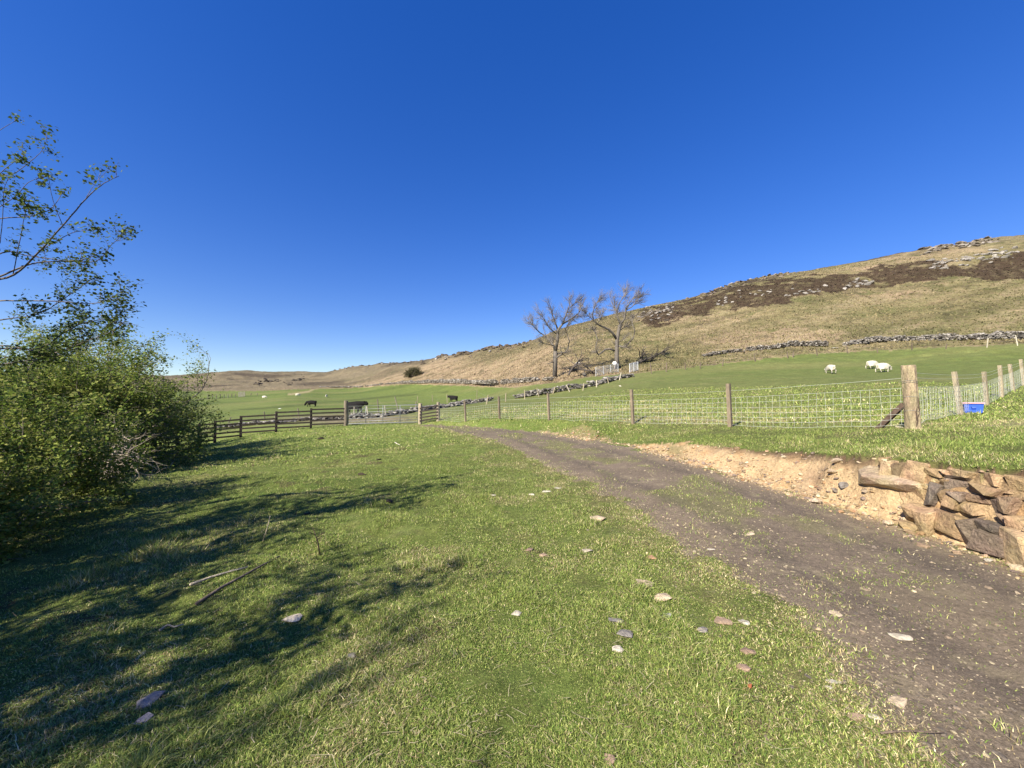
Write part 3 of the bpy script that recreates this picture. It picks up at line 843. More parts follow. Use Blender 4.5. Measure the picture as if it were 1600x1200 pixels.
wall("rubble_dyke", "tumbled grey stone dyke behind the gate running below the black bull", "stone wall",
     [(345, 668), (400, 664), (440, 661), (480, 657), (530, 655), (570, 654), (600, 651), (640, 645), (690, 637.5), (720, 633), (755, 628), (790, 622)], (3, 5, 4, 5, 4, 6, 5, 8, 7, 6, 4, 5), .30, .7, .55, (.20, .185, .165), .25, 1)
wall("rubble_dyke", "dark tumbled dyke climbing beside the post and wire fence to the hurdles", "stone wall",
     [(808, 622), (835, 618), (860, 615), (885, 610), (905, 607), (930, 603), (960, 594), (985, 589)], (7, 8, 9, 9, 7, 8, 7, 3), .40, .8, .45, (.17, .155, .135), .15, 2)
wall("dry_stone_dyke", "low rubble dyke along the foot of the tan slope left of the bare trees", "stone wall",
     [(500, 605), (560, 605), (600, 601), (640, 599), (690, 598), (740, 600), (790, 600), (830, 597), (870, 594), (915, 588)], (1, 1.5, 2, 4, 5, 6, 6, 6, 5, 6), .48, 1.0, .6, (.21, .185, .15), .18, 3)
wall("dry_stone_dyke", "dark dry stone dyke on the hillside, shorter piece with a broken end", "stone wall",
     [(1100, 557), (1130, 553), (1160, 550)], (4, 5, 5), .34, .7, .4, (.17, .15, .125), .12, 4)
wall("dry_stone_dyke", "grey dry stone dyke on the hillside between the two gaps above the sheep", "stone wall",
     [(1168, 549), (1205, 545), (1240, 541), (1290, 541)], (6, 7, 10, 8), .34, .7, .4, (.18, .16, .135), .2, 5)
wall("dry_stone_dyke", "long pale dry stone dyke on the hillside above the stout strainer post", "stone wall",
     [(1322, 540), (1370, 534), (1420, 533), (1470, 533), (1520, 531), (1560, 529), (1600, 530), (1700, 530)], (7, 10, 9, 10, 10, 13, 11, 10), .34, .75, .4, (.21, .19, .165), .32, 6)

# ---------------------------------------------------------------- rock outcrops on the hill
def outcrop(name, label, px0, px1, line, thick_px, n, smin, smax, tone, light=.4, squash=.9, top=False):
    """exposed rock: every rock standing out of the turf is a part of the outcrop"""
    pts = []
    for k in range(n):
        px = rng.uniform(px0, px1)
        if top:
            p = skyline(px)
            if rng.random() < .55: p = hit(px, project(*p)[1] + abs(rng.normal(0, thick_px)) + 1)
        else: p = hit(px, np.interp(px, [q[0] for q in line], [q[1] for q in line]) + rng.normal(0, thick_px))
        if p[1] < 400: pts.append(p)
    root = empty(name, np.mean(pts, 0)); tag(root, label, "rock outcrop")
    for p in pts:
        s = rng.uniform(smin, smax) * p[1] / FPX
        c = np.array(tone) * rng.uniform(.6, 1.25)
        if rng.random() < light: c = np.array([.30, .27, .235]) * rng.uniform(.75, 1.15)
        v, f = ROCKS[rng.integers(16)]
        v = (v * [1.25, 1, squash]) @ rotm(rng.uniform(-.4, .4), rng.uniform(-.4, .4), rng.uniform(0, 6.3)).T * s
        b = MB(); b.add(v + p + [0, 0, s * .04], f, c)
        child(b.build("rock", M_ROCK), root)
    return root
outcrop("crag", "long dark crag along the skyline between the small thorn and the bare trees", 676, 830, [(676, 565), (720, 558), (750, 553), (790, 546), (830, 536)], 3.0, 95, 4, 10, (.12, .095, .07), .08, .9, True)
outcrop("crag", "broken pale and dark crag on the skyline just past the second bare tree", 995, 1052, [(995, 492), (1020, 489), (1052, 483)], 6, 85, 3, 9, (.12, .10, .08), .33)
outcrop("crag", "row of brown rocks along the skyline above the start of the heather", 1075, 1235, [(1075, 468), (1110, 457), (1150, 448), (1200, 438), (1235, 432)], 2.5, 70, 3, 8, (.19, .15, .115), .12, .8, True)
outcrop("crag", "grey crag capping the highest visible step of the hill", 1440, 1560, [(1440, 393), (1465, 386), (1500, 382), (1560, 377)], 3.5, 90, 4, 12, (.20, .17, .135), .15, .8, True)
outcrop("outcrop", "wide cluster of pale rocks in the heather below the grey crag", 1452, 1590, [(1452, 416), (1490, 410), (1530, 404), (1590, 393)], 4.5, 70, 4, 11, (.27, .245, .21), .5)
outcrop("outcrop", "pair of pale boulders standing out in the middle of the heather", 1316, 1362, [(1316, 451), (1340, 444), (1362, 442)], 3.0, 16, 5, 11, (.27, .245, .21), .5)
outcrop("outcrop", "small pale rocks low in the heather", 1225, 1290, [(1225, 463), (1260, 455), (1290, 450)], 3.0, 12, 4, 9, (.27, .245, .21), .5)
outcrop("outcrop", "scattered light stones at the thin end of the heather", 1120, 1205, [(1120, 476), (1160, 462), (1205, 458)], 4.0, 26, 3, 7, (.32, .29, .25), .5)
outcrop("outcrop", "dark rock ribs on the low far hills", 395, 475, [(395, 600), (430, 595), (455, 598), (475, 590)], 2.5, 46, 2, 7, (.09, .075, .06), .06)
outcrop("crag", "thin rocky edge along the skyline of the far tan slope", 505, 660, [(505, 584.5), (545, 578), (600, 572), (660, 566.5)], 1.2, 60, 2, 5, (.14, .115, .09), .08, .7, True)

def single_rock(name, label, px, py, wpx, hpx, col, cat="rock", seed=0, m=None, sink=.25, flat=False, depth=.8, rz=None):
    p = hit(px, py)
    w = wpx / FPX * p[1] ; h = hpx / FPX * p[1]
    if p[1] < 14: h = max(h * .8, .015)
    v, f = make_rock(900 + seed, (w * 1.1, w * depth, max(h, .012)), 17, .2, .03)
    r = rotm(rng.uniform(-.12, .12), rng.uniform(-.12, .12), rng.uniform(-.5, .5) if rz is None else rz)
    v = v @ r.T; v[:, 2] += h * (.5 - sink)
    b = MB(); b.add(v, f, col)
    o = b.build(name, m or M_STONE, None, False); o.location = p
    return tag(o, label, cat)

# ---------------------------------------------------------------- the cut rock face beside the road
def face_point(y, hfrac):
    xr = np.interp(y, RR_Y, RR_X)
    xs = xr + np.linspace(-.2, .42 if y < 4.8 else .75, 60)
    z = ground(xs, np.full(60, y), False)
    z0 = RA(np.array([xr]), np.array([y]))[0]; z1 = z.max() if False else z[-1]
    k = int(np.argmax(z >= z0 + (z1 - z0) * hfrac - 1e-4))
    return np.array([xs[k], y, z[k]]), z0, z1
ledge = empty("rock_ledge", (4.9, 3.9, 0))
tag(ledge, "blocky fractured rock face of tan and grey blocks exposed in the bank beside the track", "rock face")
bid = 0
TAN = [(.38, .265, .15), (.33, .225, .125), (.28, .19, .11), (.23, .16, .10), (.20, .15, .11), (.43, .31, .18), (.25, .175, .11), (.17, .135, .105), (.36, .25, .14)]
for row, (h0, h1) in enumerate(((.0, .33), (.34, .62), (.62, .87))):
    y = 1.4
    yend = (4.62, 5.0, 5.2)[row]
    while y < yend:
        wdt = rng.uniform(.08, .26) * (1.25 if row == 0 else 1.0)
        n_sub = (1, 2, 2, 1, 3)[rng.integers(5)]
        cuts = np.sort(np.concatenate([[0, 1], rng.uniform(.25, .75, n_sub - 1)]))
        base_c = np.array(TAN[rng.integers(len(TAN))])
        for sub in range(n_sub):
            a0 = h0 + (h1 - h0) * cuts[sub]; a1 = h0 + (h1 - h0) * cuts[sub + 1]
            pc, z0, z1 = face_point(y + wdt / 2, (a0 + a1) / 2)
            hh = max((z1 - z0) * (a1 - a0) * rng.uniform(.95, 1.10), .05)
            dp = rng.uniform(.26, .42)
            v, f = make_rock(2000 + bid, (wdt * rng.uniform(.95, 1.12), dp, hh), 9, .16, .03)
            rr_ = rotm(rng.normal(0, .10), rng.normal(0, .10), math.pi / 2 + rng.normal(0, .22))
            v = v @ rr_.T + np.array([pc[0] + dp * .42 - rng.uniform(-.04, .05) - (.06 if row == 0 else .0), y + wdt / 2, z0 + (z1 - z0) * (a0 + a1) / 2])
            b = MB(); b.add(v, f, c3(base_c if rng.random() < .6 else TAN[rng.integers(len(TAN))], .18))
            child(b.build("rock_block", M_BLOCK), ledge); bid += 1
        y += wdt * .95
# the big sloping slab with a hollow below it
pc, z0, z1 = face_point(5.05, .62)
v, f = make_rock(2999, (.70, .5, .17), 10, .2, .03)
v = v @ rotm(.05, -.12, math.pi / 2 + .3).T @ rotm(0, -.28, 0).T + np.array([pc[0] + .12, 5.12, z0 + (z1 - z0) * .60])
b = MB(); b.add(v, f, (.46, .35, .225)); o = child(b.build("slab", M_BLOCK), ledge)

# ---------------------------------------------------------------- animals
def skin(nodes, edges, sub=2):
    """one continuous body grown round a jointed skeleton"""
    me = bpy.data.meshes.new("body_skeleton")
    me.from_pydata([n[0] for n in nodes], edges, [])
    o = bpy.data.objects.new("body_skeleton", me); COL.objects.link(o)
    md = o.modifiers.new("skin", 'SKIN'); md.use_smooth_shade = True; md.branch_smoothing = .6
    for k, n in enumerate(nodes):
        r = n[1]; r = (r, r) if not isinstance(r, tuple) else r
        me.skin_vertices[0].data[k].radius = r
    me.skin_vertices[0].data[0].use_root = True
    s2 = o.modifiers.new("sub", 'SUBSURF'); s2.levels = sub; s2.render_levels = sub
    dg = bpy.context.evaluated_depsgraph_get(); dg.update()
    ev = o.evaluated_get(dg); m2 = bpy.data.meshes.new_from_object(ev)
    v = np.array([q.co[:] for q in m2.vertices])
    f3 = [list(p.vertices) for p in m2.polygons]
    bpy.data.objects.remove(o); bpy.data.meshes.remove(me); bpy.data.meshes.remove(m2)
    q4 = np.array([p for p in f3 if len(p) == 4]); q3 = np.array([p for p in f3 if len(p) == 3])
    return v, [q for q in (q4, q3) if len(q)]

def quadruped(L, H, deep, wid, neck, head, headr, legw, graze=True, stride=0.0):
    """body length L, height at the withers H, facing +X"""
    zb = H - deep * .50
    rb = deep * .60
    ky = wid / deep
    N = []; E = []
    def add(p, r, par=None):
        N.append(((p[0], p[1] / ky, p[2]), (r, r))); k = len(N) - 1
        if par is not None: E.append((par, k))
        return k
    rump = add((-.34 * L, 0, zb + .02 * H), rb * .90)
    mid = add((-.04 * L, 0, zb - .02 * H), rb, rump)
    ch = add((.24 * L, 0, zb), rb * .94, mid)
    nk = add((.42 * L, 0, zb + (.02 if graze else .10) * H), rb * .58, ch)
    hd = add(neck, headr, nk)
    mz = add(head, headr * .68, hd)
    tail = add((-.50 * L, 0, zb + .16 * H), rb * .14, rump)
    t2 = add((-.53 * L, 0, zb - .25 * H), rb * .09, tail)
    for sx, sy, off in ((1, 1, stride), (1, -1, -stride), (-1, 1, -stride), (-1, -1, stride)):
        par = ch if sx > 0 else rump
        x = .25 * L if sx > 0 else -.37 * L
        y = sy * wid * .32
        k0 = add((x, y, zb - deep * .45), legw * 1.9, par)
        bend = -.01 * L if sx > 0 else -.045 * L
        k1 = add((x + off * .5 + bend, y, H * .25), legw * 1.15, k0)
        k2 = add((x + off + bend * .3, y, H * .06), legw * .9, k1)
        k3 = add((x + off + .02 * L, y, 0.0), legw * 1.1, k2)
    v, f = skin(N, E)
    v[:, 1] *= ky
    v[:, 2] -= v[:, 2].min()
    return v, f

def ears(b, p, s, col):
    for sy in (-1, 1):
        q = np.array([[0, 0, 0], [s * .15, sy * s * .55, s * .25], [-s * .1, sy * s * 1.1, -s * .05], [-s * .2, sy * s * .5, -s * .2]]) + p + [0, sy * s * .25, 0]
        b.add(np.concatenate([q, q + [s * .12, 0, s * .05]]), np.array([[0, 1, 2, 3], [7, 6, 5, 4]]), col)

sv, sf_ = quadruped(1.0, .72, .52, .46, (.56, 0, .34), (.66, 0, .15), .095, .027, True, .05)
def wool_cols(v):
    w = np.broadcast_to(np.array([.54, .49, .385]), v.shape).copy()
    w[v[:, 2] < .26] = (.52, .47, .38)
    return w
sv = sv + (np.where((sv[:, 2:3] > .3), 1, 0) * .012 * np.sin(sv * 43)[:, [1, 2, 0]])
sheep_n = 0
def sheep(label, px, py, rz, s=1.0, tint=1.0):
    b = MB(); b.add(sv, sf_, wool_cols(sv) * tint); ears(b, np.array([.56, 0, .36]), .11, (.55, .50, .42))
    o = b.build("sheep", M_WOOL, None, True)
    p = hit(px, py); o.location = p; o.rotation_euler = (0, 0, rz); o.scale = (s, s, s)
    return tag(o, label, "sheep", "sheep grazing the fields")
sheep("lone cream sheep grazing with its rear towards the fence, apart from the other two", 1298, 583.5, R(78), 1.08, .88)
sheep("white sheep grazing just behind its companion on the green slope", 1363, 576, R(8), 1.08)
sheep("white sheep in front of its companion, nearest the stout strainer post", 1380, 581.5, R(6), 1.12)
sheep("tiny far off white sheep on the field nearest the bushes", 413, 622.5, R(5), 1.15, 1.1)
sheep("tiny far off white sheep beside the winding farm path", 465, 619, R(35), 1.2, 1.1)
sheep("tiny far off white sheep just above the tall gate post", 510, 621, R(100), 1.2, 1.1)

cv, cf_ = quadruped(1.95, 1.36, .86, .72, (1.14, 0, 1.12), (1.42, 0, .92), .22, .072, False, .06)
cg, cgf = quadruped(1.95, 1.34, .86, .72, (1.12, 0, .56), (1.30, 0, .20), .20, .072, True, .10)
def cow(label, px, py, rz, s=1.0, graze=False, d=None):
    v, f = (cg, cgf) if graze else (cv, cf_)
    b = MB(); b.add(v, f, (.012, .011, .011)); ears(b, np.array([1.08, 0, .58]) if graze else np.array([1.10, 0, 1.24]), .22, (.012, .011, .011))
    o = b.build("cow", M_HIDE, None, True)
    o.location = hit(px, py) if d is None else at(px, d); o.rotation_euler = (0, 0, rz); o.scale = (s, s, s)
    return tag(o, label, "cow", "black cattle behind the gate")
cow("black bull standing alone on open grass above the tumbled dyke", 708, 628.5, R(155), .86)
cow("black cow seen over the steel gate, beside the tall gate post", 556, 652, R(-12), .98, d=38)
cow("black cow grazing behind the dark rail fence", 487, 650, R(178), .82, True, d=60)

# ---------------------------------------------------------------- trees
def rot_about(v, ax, a):
    ax = ax / (np.linalg.norm(ax) + 1e-9)
    return v * math.cos(a) + np.cross(ax, v) * math.sin(a) + ax * (ax @ v) * (1 - math.cos(a))
def perp(v):
    r = np.random.default_rng(rng.integers(1 << 30)).normal(size=3)
    p = np.cross(v, r); return p / (np.linalg.norm(p) + 1e-9)

def grow(mb, p, d, L, r, level, spec, tips, col):
    """wandering branch with side shoots; tips collects leaf-bearing twig points"""
    n = max(3, int(spec['seg'][level]))
    pts = [p]; dd = d / np.linalg.norm(d)
    for k in range(n):
        dd = dd + rng.normal(0, spec['wander'][level], 3) + np.array([0, 0, spec['up'][level]]) / n
        dd = dd / np.linalg.norm(dd)
        pts.append(pts[-1] + dd * L / n)
    pts = np.array(pts)
    last = level >= spec['levels']
    mb.tube(pts, np.linspace(r, r * (.25 if last else .45), len(pts)), (3 if r < .012 else 5) if r < .05 else 7, col * rng.uniform(.8, 1.15), cap=False)
    if last:
        tips.append(pts); return
    if level >= spec['leaf_from']: tips.append(pts[len(pts) // 2:])
    for j in range(int(spec['kids'][level])):
        t = rng.uniform(spec.get('t0', .3), 1.0) if j else 1.0
        x = t * (len(pts) - 1); i = min(int(x), len(pts) - 2)
        q = pts[i] * (1 - (x - i)) + pts[i + 1] * (x - i)
        dl = pts[i + 1] - pts[i]
        nd = rot_about(dl / np.linalg.norm(dl), perp(dl), rng.uniform(*spec['angle']) * (.5 if j == 0 else 1))
        grow(mb, q, nd, L * rng.uniform(*spec['ratio']), r * spec['taper'] * (1 - .35 * t), level + 1, spec, tips, col)

def leaves_on(mb, tips, per, size, cols, spread, droop=.2, prob=1.0):
    """small folded leaves along the twigs"""
    B = []
    for pts in tips:
        if rng.random() > prob: continue
        n = rng.poisson(per)
        if not n: continue
        t = rng.uniform(0, len(pts) - 1.001, n); i = t.astype(int); f = (t - i)[:, None]
        B.append(pts[i] * (1 - f) + pts[i + 1] * f)
    if not B: return
    B = np.concatenate(B); n = len(B)
    B = B + rng.normal(0, spread, B.shape)
    ax = rng.normal(size=(n, 3)); ax[:, 2] = ax[:, 2] * .6 - droop; ax /= np.linalg.norm(ax, axis=1)[:, None]
    sd_ = np.cross(ax, rng.normal(size=(n, 3)) * .6 + [0, 0, 1.0]); sd_ /= np.linalg.norm(sd_, axis=1)[:, None]
    nn = np.cross(sd_, ax)
    s = size * rng.uniform(.55, 1.3, n)[:, None]
    v = np.stack([B, B + ax * s * .45 + sd_ * s * .36 + nn * s * .10, B + ax * s, B + ax * s * .45 - sd_ * s * .36 + nn * s * .10], 1)
    fidx = np.arange(n)[:, None] * 4
    cc = np.asarray(cols)[rng.integers(len(cols), size=n)] * rng.uniform(.7, 1.3, (n, 1))
    mb.add(v.reshape(-1, 3), np.concatenate([fidx + [0, 1, 2], fidx + [0, 2, 3]]), np.repeat(cc, 4, 0))

LEAFC = [(.185, .235, .042), (.145, .205, .036), (.225, .260, .055), (.085, .135, .025), (.27, .28, .075)]

def hawthorn(label, base, height, spread, stems, name="hawthorn", kids=(6, 6, 5), leafn=9, leafsize=.055, lean=(0.25, 0), seedcol=(.22, .19, .15), prob=1.0, levels=3, first=None, low=True):
    base = np.asarray(base, float)
    root = empty(name, base); tag(root, label, "tree" if height > 3.2 else "bush", "hawthorns along the edge of the meadow")
    tr = MB(); tips = []
    spec = dict(seg=(6, 5, 4, 4, 4), wander=(.16, .2, .24, .26, .26), up=(.25, .15, .1, .1, .1), kids=kids, angle=(.45, 1.15), ratio=(.45, .72), taper=.55, levels=levels, leaf_from=levels - 1, t0=.25)
    for k in range(stems):
        a = 2 * math.pi * k / stems + rng.uniform(-.4, .4)
        tilt = rng.uniform(.25, 1.15 if low else .8)
        d = np.array([math.cos(a) * math.sin(tilt) * spread, math.sin(a) * math.sin(tilt) * spread, math.cos(tilt)]) + np.array([lean[0], lean[1], 0])
        grow(tr, base + rng.normal(0, .12, 3) * [1, 1, 0], d, height * rng.uniform(.5, .75), .055 * height / 3.5, 0, spec, tips, np.array(seedcol))
    child(tr.build("trunk", M_BARK, None, True), root)
    lf = MB(); leaves_on(lf, tips, leafn, leafsize, LEAFC, .03 + leafsize * .5, prob=prob)
    child(lf.build("crown", M_LEAF, None, False), root)
    return root
rng = np.random.default_rng(101)
def gpt(x, y): return np.array([x, y, float(ground(x, y, False))])

hawthorn("dense leafy hawthorn nearest the pale dead twigs, deep green at its foot", gpt(-12.6, 11.2), 3.5, 1.1, 9, kids=(7, 6, 5), leafn=19, leafsize=.075, lean=(.1, 0))
hawthorn("twiggy topped hawthorn reaching highest in the hedge of thorns", gpt(-15.0, 14.2), 4.3, 1.0, 9, kids=(7, 6, 5), leafn=11, leafsize=.08, lean=(.05, 0))
hawthorn("rounded bright green hawthorn in front of the dark rail fence", gpt(-18.3, 17.4), 3.3, 1.05, 11, kids=(7, 6, 5), leafn=20, leafsize=.085, lean=(-.05, -.1))
hawthorn("shaded hawthorn at the picture edge behind the near branches", gpt(-15.6, 12.0), 4.5, 1.15, 7, kids=(6, 6, 5), leafn=15, leafsize=.09)
hawthorn("hawthorn standing behind the twiggy one, only its top in view", gpt(-19.4, 16.0), 5.0, 1.1, 7, kids=(6, 6, 5), leafn=12, leafsize=.10)
hawthorn("low leafy thorn bush spilling over the grass at the picture edge", gpt(-8.1, 6.0), 2.0, 1.5, 9, kids=(6, 6, 5), leafn=14, leafsize=.062, lean=(.05, .1))
hawthorn("low dark thorn bush between the near branches and the pale dead twigs", gpt(-12.2, 8.9), 2.5, 1.2, 9, kids=(6, 6, 5), leafn=16, leafsize=.075, lean=(.0, .1))

hawthorn("smallest leafy thorn sprouting from the grass at the picture edge by the deep shade", gpt(-6.5, 4.5), 1.15, 1.5, 7, kids=(6, 5, 4), leafn=10, leafsize=.045, lean=(.1, 0))

def traced_tree(name, label, cat, limbs, spec, bark, depth_spread, D, r_px, leaf=None, group=None, base_sink=.3):
    """limbs drawn from the photograph, each given its own depth, then side shoots grown from them"""
    tr = MB(); tips = []
    root_p = P(*limbs[0][0][0], D)
    root = empty(name, root_p); tag(root, label, cat, group)
    for li, (line, r0, r1, kids, shoot) in enumerate(limbs):
        line = np.array(line, float)
        dz = np.zeros(len(line)) if li == 0 else np.linspace(0, 1, len(line)) * rng.uniform(-1, 1) * depth_spread
        pts = np.array([P(a, b_, D + dz[k]) for k, (a, b_) in enumerate(line)])
        t = np.linspace(0, len(pts) - 1, 4 * len(pts)); i = np.minimum(t.astype(int), len(pts) - 2); f = t - i
        # smooth the traced line
        p0 = pts[np.maximum(i - 1, 0)]; p1 = pts[i]; p2 = pts[i + 1]; p3 = pts[np.minimum(i + 2, len(pts) - 1)]
        f = f[:, None]
        sp = .5 * (2 * p1 + (p2 - p0) * f + (2 * p0 - 5 * p1 + 4 * p2 - p3) * f ** 2 + (3 * p1 - p0 - 3 * p2 + p3) * f ** 3)
        sp[1:-1] += rng.normal(0, r1 * .6, sp[1:-1].shape)
        tr.tube(sp, np.linspace(r0, r1, len(sp)), 8 if r0 > .05 else 6, np.array(bark) * rng.uniform(.85, 1.1))
        for j in range(kids):
            t = rng.uniform(.35, 1.0) if j else 1.0
            i = min(int(t * (len(sp) - 1)), len(sp) - 2)
            dl = sp[i + 1] - sp[i]; dl = dl / (np.linalg.norm(dl) + 1e-9)
            nd = rot_about(dl, perp(dl), rng.uniform(*spec['angle']) * (.4 if j == 0 else 1))
            grow(tr, sp[i], nd, shoot * spec.get('short', 1) * rng.uniform(.6, 1.2), max(r1 * .75, spec.get('rmin', .006)), spec['start'], spec, tips, np.array(bark) * spec.get('pale', 1.0))
    child(tr.build("trunk", M_BARK, None, True), root)
    if leaf:
        lf = MB(); leaves_on(lf, tips, leaf[0], leaf[1], [(.12, .165, .034), (.09, .13, .027), (.165, .20, .045), (.065, .10, .022)], leaf[1] * .8, prob=leaf[2])
        child(lf.build("crown", M_LEAF), root)
    return root

def bare_tree(name, label, limbs, D):
    """trunk and limbs in one part, fine twigs of the crown in another"""
    root = empty(name, P(*limbs[0][0][0], D)); tag(root, label, "tree", "bare trees at the foot of the hill")
    tr = MB(); tw = MB(); tips = []
    spec = dict(seg=(5, 5, 4, 4), wander=(.10, .10, .11, .12), up=(.18, .16, .14, .1), kids=(6, 7, 7, 0), angle=(.3, .85), ratio=(.55, .85), taper=.62, levels=3, leaf_from=9, t0=.15)
    bark = np.array([.135, .118, .10])
    for li, (line, r0, r1, kids, shoot) in enumerate(limbs):
        line = np.array([(810 + a / 6.4, 430 + b_ / 6.4) for a, b_ in line])
        dz = np.zeros(len(line)) if li == 0 else np.linspace(0, 1, len(line)) * rng.uniform(-1.8, 1.8)
        pts = np.array([P(a, b_, D + dz[k]) for k, (a, b_) in enumerate(line)])
        if li == 0: pts[0][2] -= .5
        tr.tube(pts, np.linspace(r0, r1, len(pts)), 8, bark)
        for j in range(int(kids * 1.5 + .5)):
            t = rng.uniform(.15, 1.0) if j else 1.0
            x = t * (len(pts) - 1); i = min(int(x), len(pts) - 2)
            q = pts[i] * (1 - (x - i)) + pts[i + 1] * (x - i)
            dl = pts[i + 1] - pts[i]; dl /= np.linalg.norm(dl)
            nd = rot_about(dl, perp(dl), rng.uniform(.3, 1.0) * (.3 if j == 0 else 1))
            nd[1] *= 1.2; sh_ = shoot * .68
            grow(tw, q, nd, sh_ * rng.uniform(.6, 1.15), .028, 1, spec, tips, np.array([.195, .17, .145]))
    child(tr.build("trunk", M_BARK, None, True), root)
    child(tw.build("crown", M_BARK, None, False), root)
    return root
rng = np.random.default_rng(505)
bare_tree("ash_tree", "bare ash tree with a broad fan crown, first of the two beyond the fences", [
    ([(365, 975), (368, 860), (370, 760)], .30, .27, 0, 1),
    ([(370, 770), (352, 705), (300, 640), (255, 600), (212, 572)], .17, .07, 8, 1.7),
    ([(212, 572), (160, 520), (120, 470)], .07, .03, 7, 1.3),
    ([(370, 770), (392, 640), (398, 545), (440, 490)], .22, .13, 6, 1.6),
    ([(440, 490), (475, 400), (500, 330), (520, 265)], .11, .04, 8, 1.6),
    ([(440, 490), (540, 430), (600, 380), (640, 320)], .11, .04, 8, 1.5),
    ([(398, 560), (375, 490), (340, 400), (325, 330)], .12, .04, 8, 1.6),
    ([(398, 600), (310, 530), (260, 450), (230, 390)], .10, .035, 8, 1.4),
    ([(380, 790), (420, 775), (470, 775), (492, 740), (510, 660), (488, 590)], .12, .055, 5, 1.2),
    ([(488, 590), (470, 540), (500, 480), (560, 440)], .055, .03, 7, 1.2),
    ([(372, 840), (400, 810), (435, 790), (430, 760)], .14, .09, 1, .6),
    ([(360, 870), (330, 872), (302, 884)], .08, .05, 1, .4),
    ([(510, 330), (560, 280), (600, 260)], .06, .025, 7, 1.3),
    ([(352, 705), (290, 690), (240, 680)], .06, .025, 6, 1.2)], 50)
bare_tree("ash_tree", "bare ash tree with long crooked low limbs, second of the two beyond the fences", [
    ([(988, 945), (983, 800), (985, 660), (1002, 560), (1020, 490)], .31, .19, 2, 1.2),
    ([(985, 645), (940, 575), (900, 540), (840, 515), (790, 490), (755, 455)], .17, .085, 4, 1.2),
    ([(755, 455), (740, 390), (760, 320), (790, 260)], .08, .03, 9, 1.4),
    ([(755, 455), (700, 410), (670, 370)], .055, .025, 8, 1.2),
    ([(790, 490), (830, 420), (850, 370)], .05, .025, 7, 1.2),
    ([(960, 755), (920, 738), (870, 742), (830, 775), (802, 798), (778, 760), (772, 720), (790, 650), (780, 600)], .13, .06, 4, .8),
    ([(780, 600), (760, 560), (735, 540)], .05, .025, 6, 1.0),
    ([(1000, 705), (1030, 715), (1070, 718), (1100, 680), (1150, 625), (1165, 560), (1140, 490)], .13, .055, 5, 1.1),
    ([(1000, 670), (1040, 650), (1075, 615)], .07, .04, 3, .9),
    ([(1020, 490), (1060, 440), (1072, 350), (1110, 280), (1160, 210)], .15, .045, 10, 1.6),
    ([(1020, 490), (995, 430), (985, 370), (950, 310), (925, 260)], .13, .04, 10, 1.5),
    ([(985, 370), (1000, 300), (1040, 230), (1080, 170)], .08, .03, 9, 1.5),
    ([(1072, 350), (1130, 320), (1190, 260), (1220, 200)], .07, .03, 9, 1.4),
    ([(1140, 490), (1120, 440), (1180, 400)], .05, .025, 7, 1.1),
    ([(1005, 560), (1060, 520), (1100, 500)], .07, .03, 6, 1.1)], 49)

rng = np.random.default_rng(202)
# near hawthorn reaching in from the picture edge
near_limbs = [
    ([(-420, 760), (-400, 620), (-350, 500), (-250, 430), (-120, 400)], .11, .05, 3, .6),
    ([(-120, 440), (-40, 440), (20, 430), (62, 392), (100, 350), (135, 310), (160, 288), (186, 275)], 0.0119, 0.0019, 5, .25),
    ([(98, 352), (85, 320), (78, 290), (76, 272)], 0.0032, 0.0014, 1, .12),
    ([(135, 308), (150, 285), (172, 262)], 0.0028, 0.0014, 1, .10),
    ([(62, 392), (110, 365), (140, 360), (152, 358)], 0.0040, 0.0014, 4, .16),
    ([(-60, 350), (0, 341), (45, 338), (80, 326), (98, 300)], 0.0063, 0.0019, 5, .2),
    ([(-50, 290), (0, 274), (20, 272), (50, 250), (66, 235), (74, 215)], 0.0048, 0.0014, 4, .2),
    ([(-40, 230), (0, 203), (24, 189)], 0.0040, 0.0014, 1, .15),
    ([(-30, 300), (10, 262), (40, 242)], 0.0040, 0.0014, 5, .15),
    ([(-30, 340), (20, 310), (45, 285), (70, 276)], 0.0040, 0.0014, 5, .16),
    ([(-100, 470), (0, 432), (50, 412), (100, 408), (150, 408), (172, 385), (196, 362)], 0.0095, 0.0019, 16, .28),
    ([(-100, 450), (0, 396), (45, 400), (110, 408), (148, 400)], 0.0071, 0.0024, 14, .26),
    ([(0, 470), (60, 470), (105, 472), (150, 474), (172, 466), (198, 450)], 0.0071, 0.0019, 14, .26),
    ([(-120, 520), (0, 500), (60, 490), (110, 460), (140, 438)], 0.0079, 0.0019, 24, .26),
    ([(-120, 560), (0, 545), (60, 545), (100, 520), (130, 505), (180, 495), (188, 488)], 0.0095, 0.0019, 26, .28),
    ([(-100, 550), (0, 540), (80, 552), (130, 535), (170, 520), (196, 502)], 0.0079, 0.0019, 24, .26),
    ([(-120, 600), (0, 570), (70, 560), (120, 545)], 0.0079, 0.0024, 20, .26),
    ([(20, 430), (30, 380), (38, 340), (42, 320)], 0.0040, 0.0014, 7, .2),
    ([(0, 380), (4, 340), (6, 300), (12, 280)], 0.0032, 0.0014, 7, .2),
    ([(-200, 400), (-120, 360), (-70, 320), (-40, 290)], 0.0119, 0.0038, 14, .5),
    ([(-250, 430), (-230, 330), (-210, 260), (-200, 200)], 0.0158, 0.0048, 16, .6),
    ([(-400, 620), (-450, 450), (-480, 320), (-520, 220)], 0.0277, 0.0096, 18, .8),
    ([(-400, 620), (-300, 600), (-200, 590), (-120, 570)], 0.0238, 0.0096, 14, .6),
]
